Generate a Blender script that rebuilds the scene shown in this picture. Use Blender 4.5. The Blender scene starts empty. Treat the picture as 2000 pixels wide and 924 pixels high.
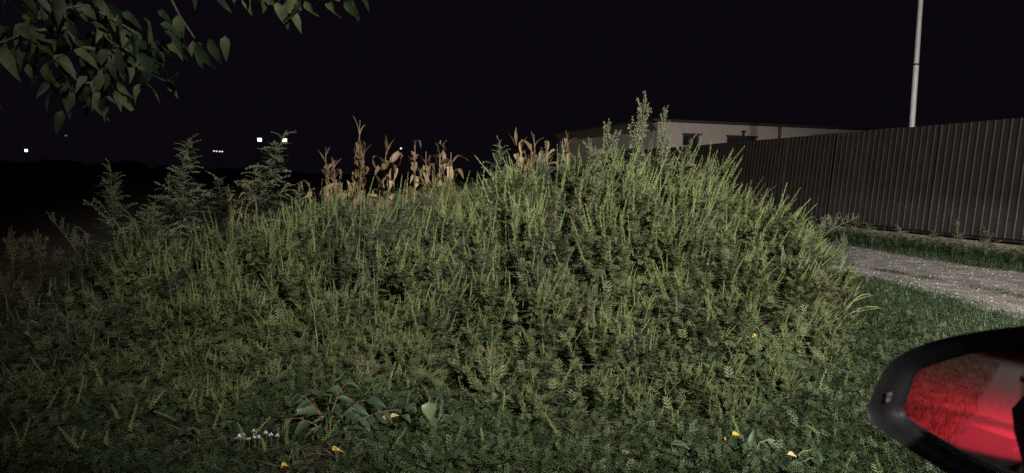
import bpy, math
import numpy as np
from math import radians, sin, cos, tan, pi, atan2, sqrt

S = bpy.context.scene
COL = S.collection
RS = np.random.RandomState(11)

# ------------------------------------------------------------------ camera
FPX, CAM = 1482.0, np.array([0.0, 0.0, 1.25])
PITCH, ROLL = radians(4.5), radians(1.0)
Fv = np.array([0, cos(PITCH), -sin(PITCH)])
R0 = np.array([1.0, 0, 0]); U0 = np.array([0, sin(PITCH), cos(PITCH)])
Rv = R0*cos(ROLL) + U0*sin(ROLL)
Uv = U0*cos(ROLL) - R0*sin(ROLL)
cam_data = bpy.data.cameras.new('camera')
cam_data.sensor_width = 36.0
cam_data.lens = FPX/2000*36
cam_data.clip_start = 0.05; cam_data.clip_end = 1500
cam_data.dof.use_dof = True; cam_data.dof.focus_distance = 7.0; cam_data.dof.aperture_fstop = 9.5
cam = bpy.data.objects.new('camera', cam_data); COL.objects.link(cam)
from mathutils import Matrix, Vector
m = Matrix.Identity(4)
for i in range(3):
    m[i][0], m[i][1], m[i][2], m[i][3] = Rv[i], Uv[i], -Fv[i], CAM[i]
cam.matrix_world = m
S.camera = cam

def ray(px, py):
    return Fv + Rv*(px-1000)/FPX + Uv*(462-py)/FPX
def at(px, py, Z):
    return CAM + Z*ray(px, py)
def on(px, py, z=0.0):
    d = ray(px, py); return CAM + d*((z-CAM[2])/d[2])

# ------------------------------------------------------------------ night sky, exposure, render settings
W = bpy.data.worlds.new('World'); S.world = W; W.use_nodes = True
bg = W.node_tree.nodes['Background']
bg.inputs[0].default_value = (0.0031, 0.0020, 0.0040, 1); bg.inputs[1].default_value = 1.0
S.view_settings.view_transform = 'Standard'; S.view_settings.look = 'None'
S.view_settings.exposure = 0.0; S.view_settings.gamma = 1.0
S.cycles.use_denoising = False
S.cycles.max_bounces = 6; S.cycles.transparent_max_bounces = 8
S.cycles.sample_clamp_indirect = 1.0
S.cycles.caustics_reflective = False
S.cycles.caustics_refractive = False

LAMP_POWER = 53000.0
LAMP2_POWER = 1700.0
HEAD_POWER = 4200.0
TAIL_POWER = 480.0
BRAKE_POWER = 2500.0

# ------------------------------------------------------------------ helpers
def new_obj(name, data, parent=None):
    o = bpy.data.objects.new(name, data); COL.objects.link(o)
    if parent is not None: o.parent = parent
    return o
def tag(o, label=None, cat=None, group=None, kind=None):
    if label: o['label'] = label
    if cat: o['category'] = cat
    if group: o['group'] = group
    if kind: o['kind'] = kind
    return o
def empty(name, loc=(0, 0, 0), rz=0.0):
    o = new_obj(name, None); o.location = loc; o.rotation_euler = (0, 0, rz); o.empty_display_size = 0.1
    return o
def kids(o): return [c for c in o.children]
def copy_tree(o, parent=None):
    c = o.copy(); COL.objects.link(c)
    if parent is not None: c.parent = parent
    for ch in list(o.children): copy_tree(ch, c)
    return c

class MB:
    """collects triangle soup chunks"""
    def __init__(s): s.v = []; s.f = []; s.t = []; s.n = 0
    def add(s, v, f, t=0.5):
        v = np.asarray(v, float).reshape(-1, 3); f = np.asarray(f, int).reshape(-1, 3)
        s.v.append(v); s.f.append(f+s.n); s.n += len(v)
        s.t.append(np.broadcast_to(np.asarray(t, float), (len(v),)).copy() if np.ndim(t) == 0 else np.asarray(t, float))
    def quads(s, v, q, t=0.5):
        q = np.asarray(q, int).reshape(-1, 4)
        s.add(v, np.concatenate([q[:, [0, 1, 2]], q[:, [0, 2, 3]]]), t)
    def box(s, lo, hi, t=0.5, M=None, o=(0, 0, 0)):
        x0, y0, z0 = lo; x1, y1, z1 = hi
        v = np.array([[x0,y0,z0],[x1,y0,z0],[x1,y1,z0],[x0,y1,z0],[x0,y0,z1],[x1,y0,z1],[x1,y1,z1],[x0,y1,z1]], float)
        if M is not None: v = v @ np.asarray(M) + np.asarray(o)
        s.quads(v, [[3,2,1,0],[4,5,6,7],[0,1,5,4],[1,2,6,5],[2,3,7,6],[3,0,4,7]], t)
    def tube(s, pts, rad, sides=5, t=0.5, cap=True):
        pts = np.asarray(pts, float); n = len(pts)
        rad = np.broadcast_to(np.asarray(rad, float), (n,))
        tg = np.gradient(pts, axis=0); tg /= np.linalg.norm(tg, axis=1, keepdims=True)+1e-12
        ref = np.array([0.31, 0.17, 0.93]) if abs(tg[:, 2]).mean() < 0.8 else np.array([0.95, 0.2, 0.1])
        a = np.cross(tg, ref); a /= np.linalg.norm(a, axis=1, keepdims=True)+1e-12
        b = np.cross(tg, a)
        an = np.arange(sides)*2*pi/sides
        ring = pts[:, None] + rad[:, None, None]*(a[:, None]*np.cos(an)[None, :, None] + b[:, None]*np.sin(an)[None, :, None])
        v = ring.reshape(-1, 3); q = []
        for i in range(n-1):
            for k in range(sides):
                q.append([i*sides+k, i*sides+(k+1) % sides, (i+1)*sides+(k+1) % sides, (i+1)*sides+k])
        s.quads(v, q, t)
        if cap and rad[-1] > 1e-4:
            for base, c in ((0, pts[0]), ((n-1)*sides, pts[-1])):
                vv = np.concatenate([v[base:base+sides], c[None]])
                s.add(vv, [[k, (k+1) % sides, sides] for k in range(sides)], t)
    def inst(s, tv, tf, M, P, t):
        """tv (k,3) template; M (N,3,3) rows = template axes in world; P (N,3); t (N,)"""
        N = len(P); k = len(tv)
        if N == 0: return
        v = np.einsum('kj,njd->nkd', tv, M) + P[:, None]
        f = np.asarray(tf)[None] + (np.arange(N)*k)[:, None, None]
        s.add(v.reshape(-1, 3), f.reshape(-1, 3), np.repeat(t, k))
    def mesh(s, name, mat, smooth=False):
        V = np.concatenate(s.v); F = np.concatenate(s.f); T = np.concatenate(s.t)
        me = bpy.data.meshes.new(name)
        me.vertices.add(len(V)); me.vertices.foreach_set('co', V.astype(np.float32).ravel())
        me.loops.add(F.size); me.loops.foreach_set('vertex_index', F.astype(np.int32).ravel())
        me.polygons.add(len(F)); me.polygons.foreach_set('loop_start', (np.arange(len(F))*3).astype(np.int32))
        try: me.polygons.foreach_set('loop_total', np.full(len(F), 3, np.int32))
        except Exception: pass
        me.polygons.foreach_set('use_smooth', np.full(len(F), bool(smooth)))
        me.update(calc_edges=True)
        at_ = me.attributes.new('tint', 'FLOAT', 'POINT'); at_.data.foreach_set('value', T.astype(np.float32))
        me.materials.append(mat); me.validate()
        return me
    def build(s, name, mat, parent=None, smooth=False):
        return new_obj(name, s.mesh(name, mat, smooth), parent)

def frames(Y, up, roll=None):
    """rows x,y,z with y along Y and z near up"""
    Y = Y/(np.linalg.norm(Y, axis=1, keepdims=True)+1e-12)
    X = np.cross(Y, up); nX = np.linalg.norm(X, axis=1, keepdims=True)
    X = np.where(nX < 1e-3, np.array([1.0, 0, 0]), X/(nX+1e-12)); Zv = np.cross(X, Y)
    if roll is not None:
        c, s_ = np.cos(roll)[:, None], np.sin(roll)[:, None]
        X, Zv = X*c+Zv*s_, Zv*c-X*s_
    return np.stack([X, Y, Zv], 1)
def unit(v): v = np.asarray(v, float); return v/(np.linalg.norm(v, axis=-1, keepdims=True)+1e-12)
def rdir(n, rs): return unit(rs.normal(size=(n, 3)))
def sstep(a, b, x): x = np.clip((x-a)/(b-a), 0, 1); return x*x*(3-2*x)

# ------------------------------------------------------------------ materials
def mat_base(name):
    M = bpy.data.materials.new(name); M.use_nodes = True
    nt = M.node_tree; return M, nt, nt.nodes['Principled BSDF'], nt.nodes['Material Output']
def ramp(nt, cols, fac):
    r = nt.nodes.new('ShaderNodeValToRGB'); e = r.color_ramp.elements
    while len(e) < len(cols): e.new(0.5)
    for i, c in enumerate(cols):
        e[i].position = i/(len(cols)-1); e[i].color = (*c, 1)
    nt.links.new(fac, r.inputs[0]); return r
def leaf_mat(name, dark, mid, light, rough=0.55, trans=0.36, spec=0.25, objvar=0.35):
    """colour by the leaf's own tint, by plant and by a broad noise; thin translucent blade"""
    M, nt, P, out = mat_base(name)
    a = nt.nodes.new('ShaderNodeAttribute'); a.attribute_name = 'tint'
    oi = nt.nodes.new('ShaderNodeObjectInfo')
    geo = nt.nodes.new('ShaderNodeNewGeometry')
    nz = nt.nodes.new('ShaderNodeTexNoise'); nz.inputs['Scale'].default_value = 1.6; nz.inputs['Detail'].default_value = 2
    nt.links.new(geo.outputs['Position'], nz.inputs['Vector'])
    m1 = nt.nodes.new('ShaderNodeMath'); m1.operation = 'MULTIPLY_ADD'
    nt.links.new(oi.outputs['Random'], m1.inputs[0]); m1.inputs[1].default_value = objvar; m1.inputs[2].default_value = -objvar/2
    m2 = nt.nodes.new('ShaderNodeMath'); m2.operation = 'ADD'
    nt.links.new(a.outputs['Fac'], m2.inputs[0]); nt.links.new(m1.outputs[0], m2.inputs[1])
    m3 = nt.nodes.new('ShaderNodeMath'); m3.operation = 'MULTIPLY_ADD'
    nt.links.new(nz.outputs['Fac'], m3.inputs[0]); m3.inputs[1].default_value = 0.7; m3.inputs[2].default_value = -0.35
    m4 = nt.nodes.new('ShaderNodeMath'); m4.operation = 'ADD'; m4.use_clamp = True
    nt.links.new(m2.outputs[0], m4.inputs[0]); nt.links.new(m3.outputs[0], m4.inputs[1])
    r = ramp(nt, [dark, mid, light], m4.outputs[0])
    nt.links.new(r.outputs[0], P.inputs['Base Color'])
    P.inputs['Roughness'].default_value = rough; P.inputs['Specular IOR Level'].default_value = spec
    if trans > 0:
        tr = nt.nodes.new('ShaderNodeBsdfTranslucent'); nt.links.new(r.outputs[0], tr.inputs[0])
        mx = nt.nodes.new('ShaderNodeMixShader'); mx.inputs[0].default_value = trans
        nt.links.new(P.outputs[0], mx.inputs[1]); nt.links.new(tr.outputs[0], mx.inputs[2])
        nt.links.new(mx.outputs[0], out.inputs[0])
    return M
def noise_mat(name, cols, scale=8.0, rough=0.8, bump=0.0, bscale=40.0, spec=0.3, metallic=0.0, detail=5, coord='Object', stretch=None):
    M, nt, P, out = mat_base(name)
    tc = nt.nodes.new('ShaderNodeTexCoord'); vec = tc.outputs[coord]
    if stretch:
        mp = nt.nodes.new('ShaderNodeMapping'); mp.inputs['Scale'].default_value = stretch
        nt.links.new(vec, mp.inputs[0]); vec = mp.outputs[0]
    nz = nt.nodes.new('ShaderNodeTexNoise'); nz.inputs['Scale'].default_value = scale; nz.inputs['Detail'].default_value = detail
    nz.inputs['Roughness'].default_value = 0.65
    nt.links.new(vec, nz.inputs['Vector'])
    mr = nt.nodes.new('ShaderNodeMapRange'); mr.inputs[1].default_value = 0.3; mr.inputs[2].default_value = 0.7
    nt.links.new(nz.outputs['Fac'], mr.inputs[0])
    r = ramp(nt, cols, mr.outputs[0]); nt.links.new(r.outputs[0], P.inputs['Base Color'])
    P.inputs['Roughness'].default_value = rough; P.inputs['Specular IOR Level'].default_value = spec; P.inputs['Metallic'].default_value = metallic
    if bump > 0:
        n2 = nt.nodes.new('ShaderNodeTexNoise'); n2.inputs['Scale'].default_value = bscale; n2.inputs['Detail'].default_value = 6
        nt.links.new(vec, n2.inputs['Vector'])
        b = nt.nodes.new('ShaderNodeBump'); b.inputs['Strength'].default_value = bump; b.inputs['Distance'].default_value = 0.03
        nt.links.new(n2.outputs['Fac'], b.inputs['Height']); nt.links.new(b.outputs[0], P.inputs['Normal'])
    return M
def emit_mat(name, col, strength):
    M, nt, P, out = mat_base(name)
    P.inputs['Base Color'].default_value = (*col, 1); P.inputs['Emission Color'].default_value = (*col, 1)
    P.inputs['Emission Strength'].default_value = strength; return M

M_soil = noise_mat('soil', [(0.03, 0.024, 0.018), (0.06, 0.05, 0.036), (0.10, 0.085, 0.06)], 3.0, 0.95, 0.6, 30)
M_gravel = noise_mat('gravel_bed', [(0.085, 0.072, 0.066), (0.18, 0.162, 0.152), (0.31, 0.29, 0.28)], 3.2, 0.9, 0.8, 60)
M_stone = leaf_mat('pebble', (0.12, 0.105, 0.10), (0.20, 0.185, 0.18), (0.33, 0.315, 0.31), 0.9, 0.0, 0.1, 0.0)
M_asph = noise_mat('asphalt', [(0.04, 0.04, 0.04), (0.055, 0.053, 0.05), (0.08, 0.075, 0.07)], 20.0, 0.8, 0.5, 120)
M_rag = leaf_mat('ragweed_leaf', (0.060, 0.079, 0.034), (0.102, 0.128, 0.058), (0.150, 0.176, 0.088), 0.55, 0.36)
M_spike = leaf_mat('ragweed_spike', (0.100, 0.128, 0.048), (0.155, 0.190, 0.074), (0.230, 0.262, 0.112), 0.6, 0.3)
M_stem = leaf_mat('ragweed_stem', (0.06, 0.06, 0.03), (0.10, 0.11, 0.055), (0.15, 0.15, 0.08), 0.6, 0.0)
M_mug = leaf_mat('mugwort_spray', (0.06, 0.07, 0.038), (0.120, 0.130, 0.078), (0.19, 0.195, 0.130), 0.7, 0.15)
M_mugleaf = leaf_mat('mugwort_leaf', (0.045, 0.060, 0.034), (0.085, 0.108, 0.062), (0.140, 0.160, 0.105))
M_corn = leaf_mat('dry_corn_leaf', (0.07, 0.046, 0.026), (0.20, 0.138, 0.080), (0.37, 0.275, 0.170), 0.6, 0.2, 0.3, 1.0)
M_corns = leaf_mat('dry_corn_stalk', (0.08, 0.058, 0.030), (0.14, 0.105, 0.06), (0.22, 0.17, 0.10), 0.6, 0.0, 0.3, 0.4)
M_cover = leaf_mat('ground_cover', (0.022, 0.036, 0.016), (0.050, 0.072, 0.033), (0.095, 0.120, 0.060))
M_grass = leaf_mat('lawn_grass', (0.010, 0.021, 0.009), (0.021, 0.038, 0.016), (0.040, 0.060, 0.027), 0.5, 0.25, 0.3)
M_drygrass = leaf_mat('tall_grass', (0.06, 0.065, 0.03), (0.11, 0.115, 0.06), (0.20, 0.18, 0.11), 0.6, 0.25)
M_litter = leaf_mat('dead_litter', (0.05, 0.032, 0.022), (0.11, 0.075, 0.055), (0.22, 0.16, 0.12), 0.7, 0.1)
M_broad = leaf_mat('broad_leaf', (0.020, 0.034, 0.018), (0.036, 0.055, 0.030), (0.062, 0.085, 0.048), 0.55, 0.15, 0.3)
M_pale = leaf_mat('pale_leaf', (0.06, 0.09, 0.045), (0.085, 0.12, 0.062), (0.11, 0.15, 0.08), 0.45, 0.2, 0.4)
M_tree = leaf_mat('tree_leaf', (0.010, 0.018, 0.009), (0.022, 0.034, 0.018), (0.060, 0.070, 0.033), 0.6, 0.2, 0.15, 1.2)
M_bark = noise_mat('bark', [(0.03, 0.026, 0.024), (0.065, 0.056, 0.052), (0.12, 0.105, 0.10)], 25, 0.85, 0.5, 60)
M_yellow = leaf_mat('yellow_leaf', (0.28, 0.19, 0.022), (0.40, 0.29, 0.045), (0.46, 0.37, 0.09), 0.5, 0.2, 0.3, 0.2)
M_tan = leaf_mat('tan_leaf', (0.28, 0.18, 0.075), (0.36, 0.245, 0.12), (0.42, 0.31, 0.17), 0.55, 0.1, 0.3, 0.2)
M_orange = leaf_mat('orange_leaf', (0.20, 0.075, 0.03), (0.30, 0.13, 0.055), (0.40, 0.20, 0.10), 0.6, 0.1, 0.3, 0.2)
M_redstem = leaf_mat('red_stem', (0.08, 0.045, 0.028), (0.12, 0.07, 0.04), (0.16, 0.10, 0.06), 0.5, 0.0)
M_petal = leaf_mat('white_petal', (0.60, 0.56, 0.60), (0.72, 0.68, 0.72), (0.80, 0.78, 0.80), 0.6, 0.2, 0.3, 0.0)
M_fence = noise_mat('brown_sheet_metal', [(0.025, 0.0205, 0.020), (0.031, 0.0255, 0.025), (0.038, 0.0315, 0.031)], 3.0, 0.50, 0.05, 18, 0.35)
M_rail = noise_mat('dark_steel', [(0.012, 0.010, 0.010), (0.02, 0.017, 0.017), (0.03, 0.026, 0.025)], 10, 0.5, 0, 1, 0.4)
M_conc = noise_mat('concrete', [(0.14, 0.125, 0.09), (0.22, 0.20, 0.15), (0.30, 0.28, 0.22)], 5, 0.9, 0.5, 30)
M_wall = noise_mat('plaster', [(0.42, 0.355, 0.325), (0.46, 0.39, 0.36), (0.50, 0.43, 0.40)], 1.6, 0.9, 0.15, 40)
M_roof = noise_mat('roof_sheet', [(0.030, 0.030, 0.028), (0.045, 0.044, 0.04), (0.06, 0.06, 0.052)], 4, 0.7, 0, 1)
M_fascia = noise_mat('fascia', [(0.13, 0.125, 0.10), (0.16, 0.155, 0.12), (0.19, 0.18, 0.15)], 4, 0.8, 0, 1)
M_win = noise_mat('window_frame', [(0.03, 0.028, 0.028), (0.045, 0.04, 0.04), (0.06, 0.055, 0.05)], 8, 0.5, 0, 1)
M_pole = noise_mat('galvanised_steel', [(0.26, 0.255, 0.28), (0.32, 0.315, 0.34), (0.39, 0.385, 0.41)], 6, 0.55, 0.05, 20, 0.5, 0.0, 5, 'Object', (6, 6, 0.8))
M_plastic = noise_mat('black_plastic', [(0.012, 0.011, 0.013), (0.014, 0.013, 0.0155), (0.018, 0.017, 0.020)], 40, 0.5, 0.04, 400, 0.3)
M_paint = noise_mat('black_car_paint', [(0.008, 0.008, 0.009), (0.009, 0.009, 0.010), (0.011, 0.011, 0.012)], 20, 0.12, 0, 1, 0.6)
M_chrome = noise_mat('chrome', [(0.6, 0.6, 0.62), (0.66, 0.66, 0.68), (0.7, 0.7, 0.72)], 20, 0.15, 0, 1, 0.5, 1.0)
M_rubber = noise_mat('rubber', [(0.012, 0.012, 0.012), (0.018, 0.018, 0.018), (0.025, 0.025, 0.025)], 40, 0.8, 0.2, 60)
M_mark = noise_mat('grey_print', [(0.12, 0.115, 0.12), (0.14, 0.135, 0.14), (0.16, 0.155, 0.16)], 60, 0.5, 0, 1)
M_seal = noise_mat('glass_edge', [(0.05, 0.048, 0.05), (0.06, 0.058, 0.06), (0.07, 0.068, 0.07)], 60, 0.4, 0, 1)
def glass_mat(name, col, rough):
    M, nt, P, out = mat_base(name)
    P.inputs['Base Color'].default_value = (*col, 1); P.inputs['Roughness'].default_value = rough
    P.inputs['Specular IOR Level'].default_value = 0.6; return M
M_pane = glass_mat('dark_window_pane', (0.02, 0.022, 0.026), 0.05)
M_mirror, _nt, _P, _o = mat_base('mirror_silver')
_P.inputs['Base Color'].default_value = (0.80, 0.80, 0.82, 1); _P.inputs['Metallic'].default_value = 1.0; _P.inputs['Roughness'].default_value = 0.03
M_lampwhite = emit_mat('lit_lamp', (1.0, 0.97, 0.90), 30.0)
M_farlight = emit_mat('far_lamp', (1.0, 0.98, 0.93), 3.0)
M_farlight2 = emit_mat('far_lamp_small', (1.0, 0.96, 0.90), 1.2)
M_farlight3 = emit_mat('far_lamp_faint', (0.8, 0.78, 0.80), 0.12)
M_red = emit_mat('brake_lamp_red', (1.0, 0.02, 0.03), 8.0)

# ------------------------------------------------------------------ terrain and weed mound profile
def earth(x, y):
    x = np.asarray(x, float); y = np.asarray(y, float)
    e = 0.50*np.exp(-((x-1.1)/2.7)**2 - ((y-8.0)/2.5)**2)
    e = e + 0.02*np.sin(x*1.7+0.5)*np.sin(y*1.3) * sstep(2.0, 4.0, y)*(1-sstep(3.6, 4.4, x))
    return e
def weed_height(x, y):
    x = np.asarray(x, float); y = np.asarray(y, float)
    yf = 3.35 + 0.75*sstep(0.6, 2.6, x)
    h = 0.20 + 0.58*sstep(yf+0.25, yf+2.9, y)
    h = h*(1 - 0.60*sstep(1.9, 3.5, x+0.18*(8-y)*(y < 8)))
    h = h*(1 - 0.13*(1-sstep(-1.6, 0.2, x)) - 0.17*(1-sstep(-3.4, -1.8, x)))
    h = h*(1 + 0.16*np.sin(x*2.3+0.8)*np.sin(y*1.9+x))
    return h

g = MB()
xs = np.concatenate([[-700, -300, -120, -60, -30, -15], np.arange(-9, 13.01, 0.25), [15, 20, 30, 60, 120, 300, 700]])
ys = np.concatenate([[-500, -150, -60, -25, -10], np.arange(-4, 20.01, 0.25), [24, 30, 40, 60, 100, 200, 400, 900]])
GX, GY = np.meshgrid(xs, ys); GZ = earth(GX, GY)
nx = len(xs); idx = np.arange(len(ys)*nx).reshape(len(ys), nx)
g.quads(np.stack([GX, GY, GZ], -1).reshape(-1, 3), np.stack([idx[:-1, :-1], idx[:-1, 1:], idx[1:, 1:], idx[1:, :-1]], -1).reshape(-1, 4))
tag(g.build('ground', M_soil, None, True), 'dark bare earth under the weeds and fields', kind='structure')

# car frame: along (forward) / left / up, in world
CA = np.array([0.97, 0.243, 0]); CL = np.array([-0.243, 0.97, 0])
def car(a, l, z): return CA*a + CL*l + np.array([0, 0, z])

b = MB()
aa = np.linspace(-60, 40, 101); ll = np.array([-5.0, -3.2, -1.6, 0.0, 0.9, 1.05])
AA, LL = np.meshgrid(aa, ll); wob = 0.08*np.sin(AA*1.9)*(LL > 1)
P_ = CA[None, None]*AA[..., None] + CL[None, None]*(LL+wob)[..., None]; P_[..., 2] = 0.012
idx = np.arange(P_.shape[0]*P_.shape[1]).reshape(P_.shape[:2])
b.quads(P_.reshape(-1, 3), np.stack([idx[:-1, :-1], idx[:-1, 1:], idx[1:, 1:], idx[1:, :-1]], -1).reshape(-1, 4))
tag(b.build('road', M_asph), 'asphalt road the car stands on', kind='structure')

# gravel track running beside the fence
TU = unit(np.array([-0.2195, 0.9756, 0])); TN = np.array([TU[1], -TU[0], 0])
def track(s, t): return np.array([4.45, 7.5, 0.0]) + TU*s + TN*t       # s along, t across from the mound side
b = MB()
ss = np.linspace(-16, 22, 153); tt = np.linspace(0, 4.0, 17)
SSg, TTg = np.meshgrid(ss, tt)
near = -0.32+0.22*np.sin(SSg*0.9)+0.12*np.sin(SSg*2.3+1)
T2 = np.where(TTg < 0.01, TTg+near, TTg); T2 = np.where(TTg > 3.99, TTg+0.3*np.sin(SSg*0.8+2), T2)
P_ = np.array([4.45, 7.5, 0.0]) + SSg[..., None]*TU + T2[..., None]*TN
P_[..., 2] = earth(P_[..., 0], P_[..., 1]) + 0.016 - 0.012*(((TTg < 0.01) | (TTg > 3.99)))
idx = np.arange(P_.shape[0]*P_.shape[1]).reshape(P_.shape[:2])
b.quads(P_.reshape(-1, 3), np.stack([idx[:-1, :-1], idx[:-1, 1:], idx[1:, 1:], idx[1:, :-1]], -1).reshape(-1, 4))
tag(b.build('gravel_track', M_gravel, None, True), 'pale gravel track between weed mound and brown fence', kind='structure')

# ------------------------------------------------------------------ leaf templates
def kite(l, w, base=(0, 0, 0), ang=0.0, droop=0.0):
    c, s_ = cos(ang), sin(ang); bx, by, bz = base
    p = [(0, 0, 0), (-w/2, .45*l, 0.03*l), (w/2, .45*l, 0.03*l), (0, l, -droop*l)]
    return [(bx + x*c + y*s_, by - x*s_ + y*c, bz+z) for x, y, z in p]
def tmpl(kites):
    v = []; f = []
    for k in kites:
        n = len(v); v += k; f += [(n, n+2, n+1), (n+1, n+2, n+3)]
    return np.array(v, float), np.array(f, int)
def pinnate(npairs, sub=True, wid=0.5, droop=0.22):
    ks = []
    for i in range(npairs):
        y = 0.14 + 0.72*i/(npairs-1); z = -droop*y*y
        L = wid*(0.35+0.75*sin(pi*(0.15+0.75*y)))
        for sg in (-1, 1):
            a = sg*radians(62-22*y)
            ks.append(kite(L, L*0.26, (0, y, z), a, 0.2))
            if sub and L > 0.3:
                d = 0.5*L; bx, by = sin(a)*d, y+cos(a)*d
                ks.append(kite(L*0.45, L*0.16, (bx, by, z), a-sg*0.8, 0.2))
                ks.append(kite(L*0.42, L*0.16, (bx, by, z), a+sg*0.75, 0.2))
    ks.append(kite(0.35, 0.09, (0, 0.8, -droop*0.64), 0, 0.3))
    ks.append(kite(0.9, 0.05, (0, 0, 0), 0, droop))
    return tmpl(ks)
T_rag = pinnate(5, True, 0.5)
T_rag2 = pinnate(4, False, 0.55)
T_mug = pinnate(4, True, 0.6, 0.3)
T_kite = tmpl([kite(1, 0.42, (0, 0, 0), 0, 0.15)])
T_thin = tmpl([kite(1, 0.22, (0, 0, 0), 0, 0.2)])
def blade_leaf(n=5, w=0.42, fold=0.12, droop=0.35, tip=0.6, seed=0, wave=0.0):
    """one ovate leaf with a folded midrib, length 1 along +Y"""
    v = []; f = []
    for i in range(n+1):
        u = i/n; ww = w/2*(sin(pi*u**tip)**0.85 if 0 < u < 1 else 0.0) + (0.004 if i in (0, n) else 0)
        z = -droop*u*u; wv = wave*sin(u*9+seed)
        v += [(-ww, u, z+fold*ww/w*2+wv*ww), (0, u, z), (ww, u, z+fold*ww/w*2-wv*ww)]
    for i in range(n):
        a = i*3
        for k in (0, 1):
            f += [(a+k, a+k+1, a+k+4), (a+k, a+k+4, a+k+3)]
    return np.array(v, float), np.array(f, int)

def spike_tmpl(seed, nf=34, bend=0.14):
    """flower spike of nodding cups, length 1 along +Y, width about 0.1"""
    rs = np.random.RandomState(seed); v = []; f = []
    for i in range(nf):
        u = (i+0.3)/nf; a = i*2.4+rs.rand()*0.5; r = (0.062*(1-0.55*u)+0.012)*rs.uniform(.8, 1.2)
        c = np.array([bend*u*u, u, 0]); o = np.array([cos(a), -0.35, sin(a)])*r
        side = np.array([-sin(a), 0, cos(a)])*r*0.55; dn = np.array([0, -1, 0])*r*0.5
        n = len(v); v += [c+np.array([0, .012, 0]), c+o+side+dn*0.2, c+o-side+dn*0.2, c+o*0.55+dn*1.3]
        f += [(n, n+1, n+2), (n+1, n+3, n+2), (n, n+3, n+1), (n, n+2, n+3)]
    for i in range(4):
        u0, u1 = i/4, (i+1)/4; n = len(v)
        for u in (u0, u1):
            for k in range(3):
                an = k*2.094; v.append(np.array([bend*u*u+0.012*cos(an), u, 0.012*sin(an)]))
        for k in range(3):
            k2 = (k+1) % 3; f += [(n+k, n+k2, n+3+k2), (n+k, n+3+k2, n+3+k)]
    return np.array(v, float), np.array(f, int)
T_spk = [spike_tmpl(s, bend=bd) for s, bd in ((1, 0.05), (2, 0.14), (3, 0.24))]

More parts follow.
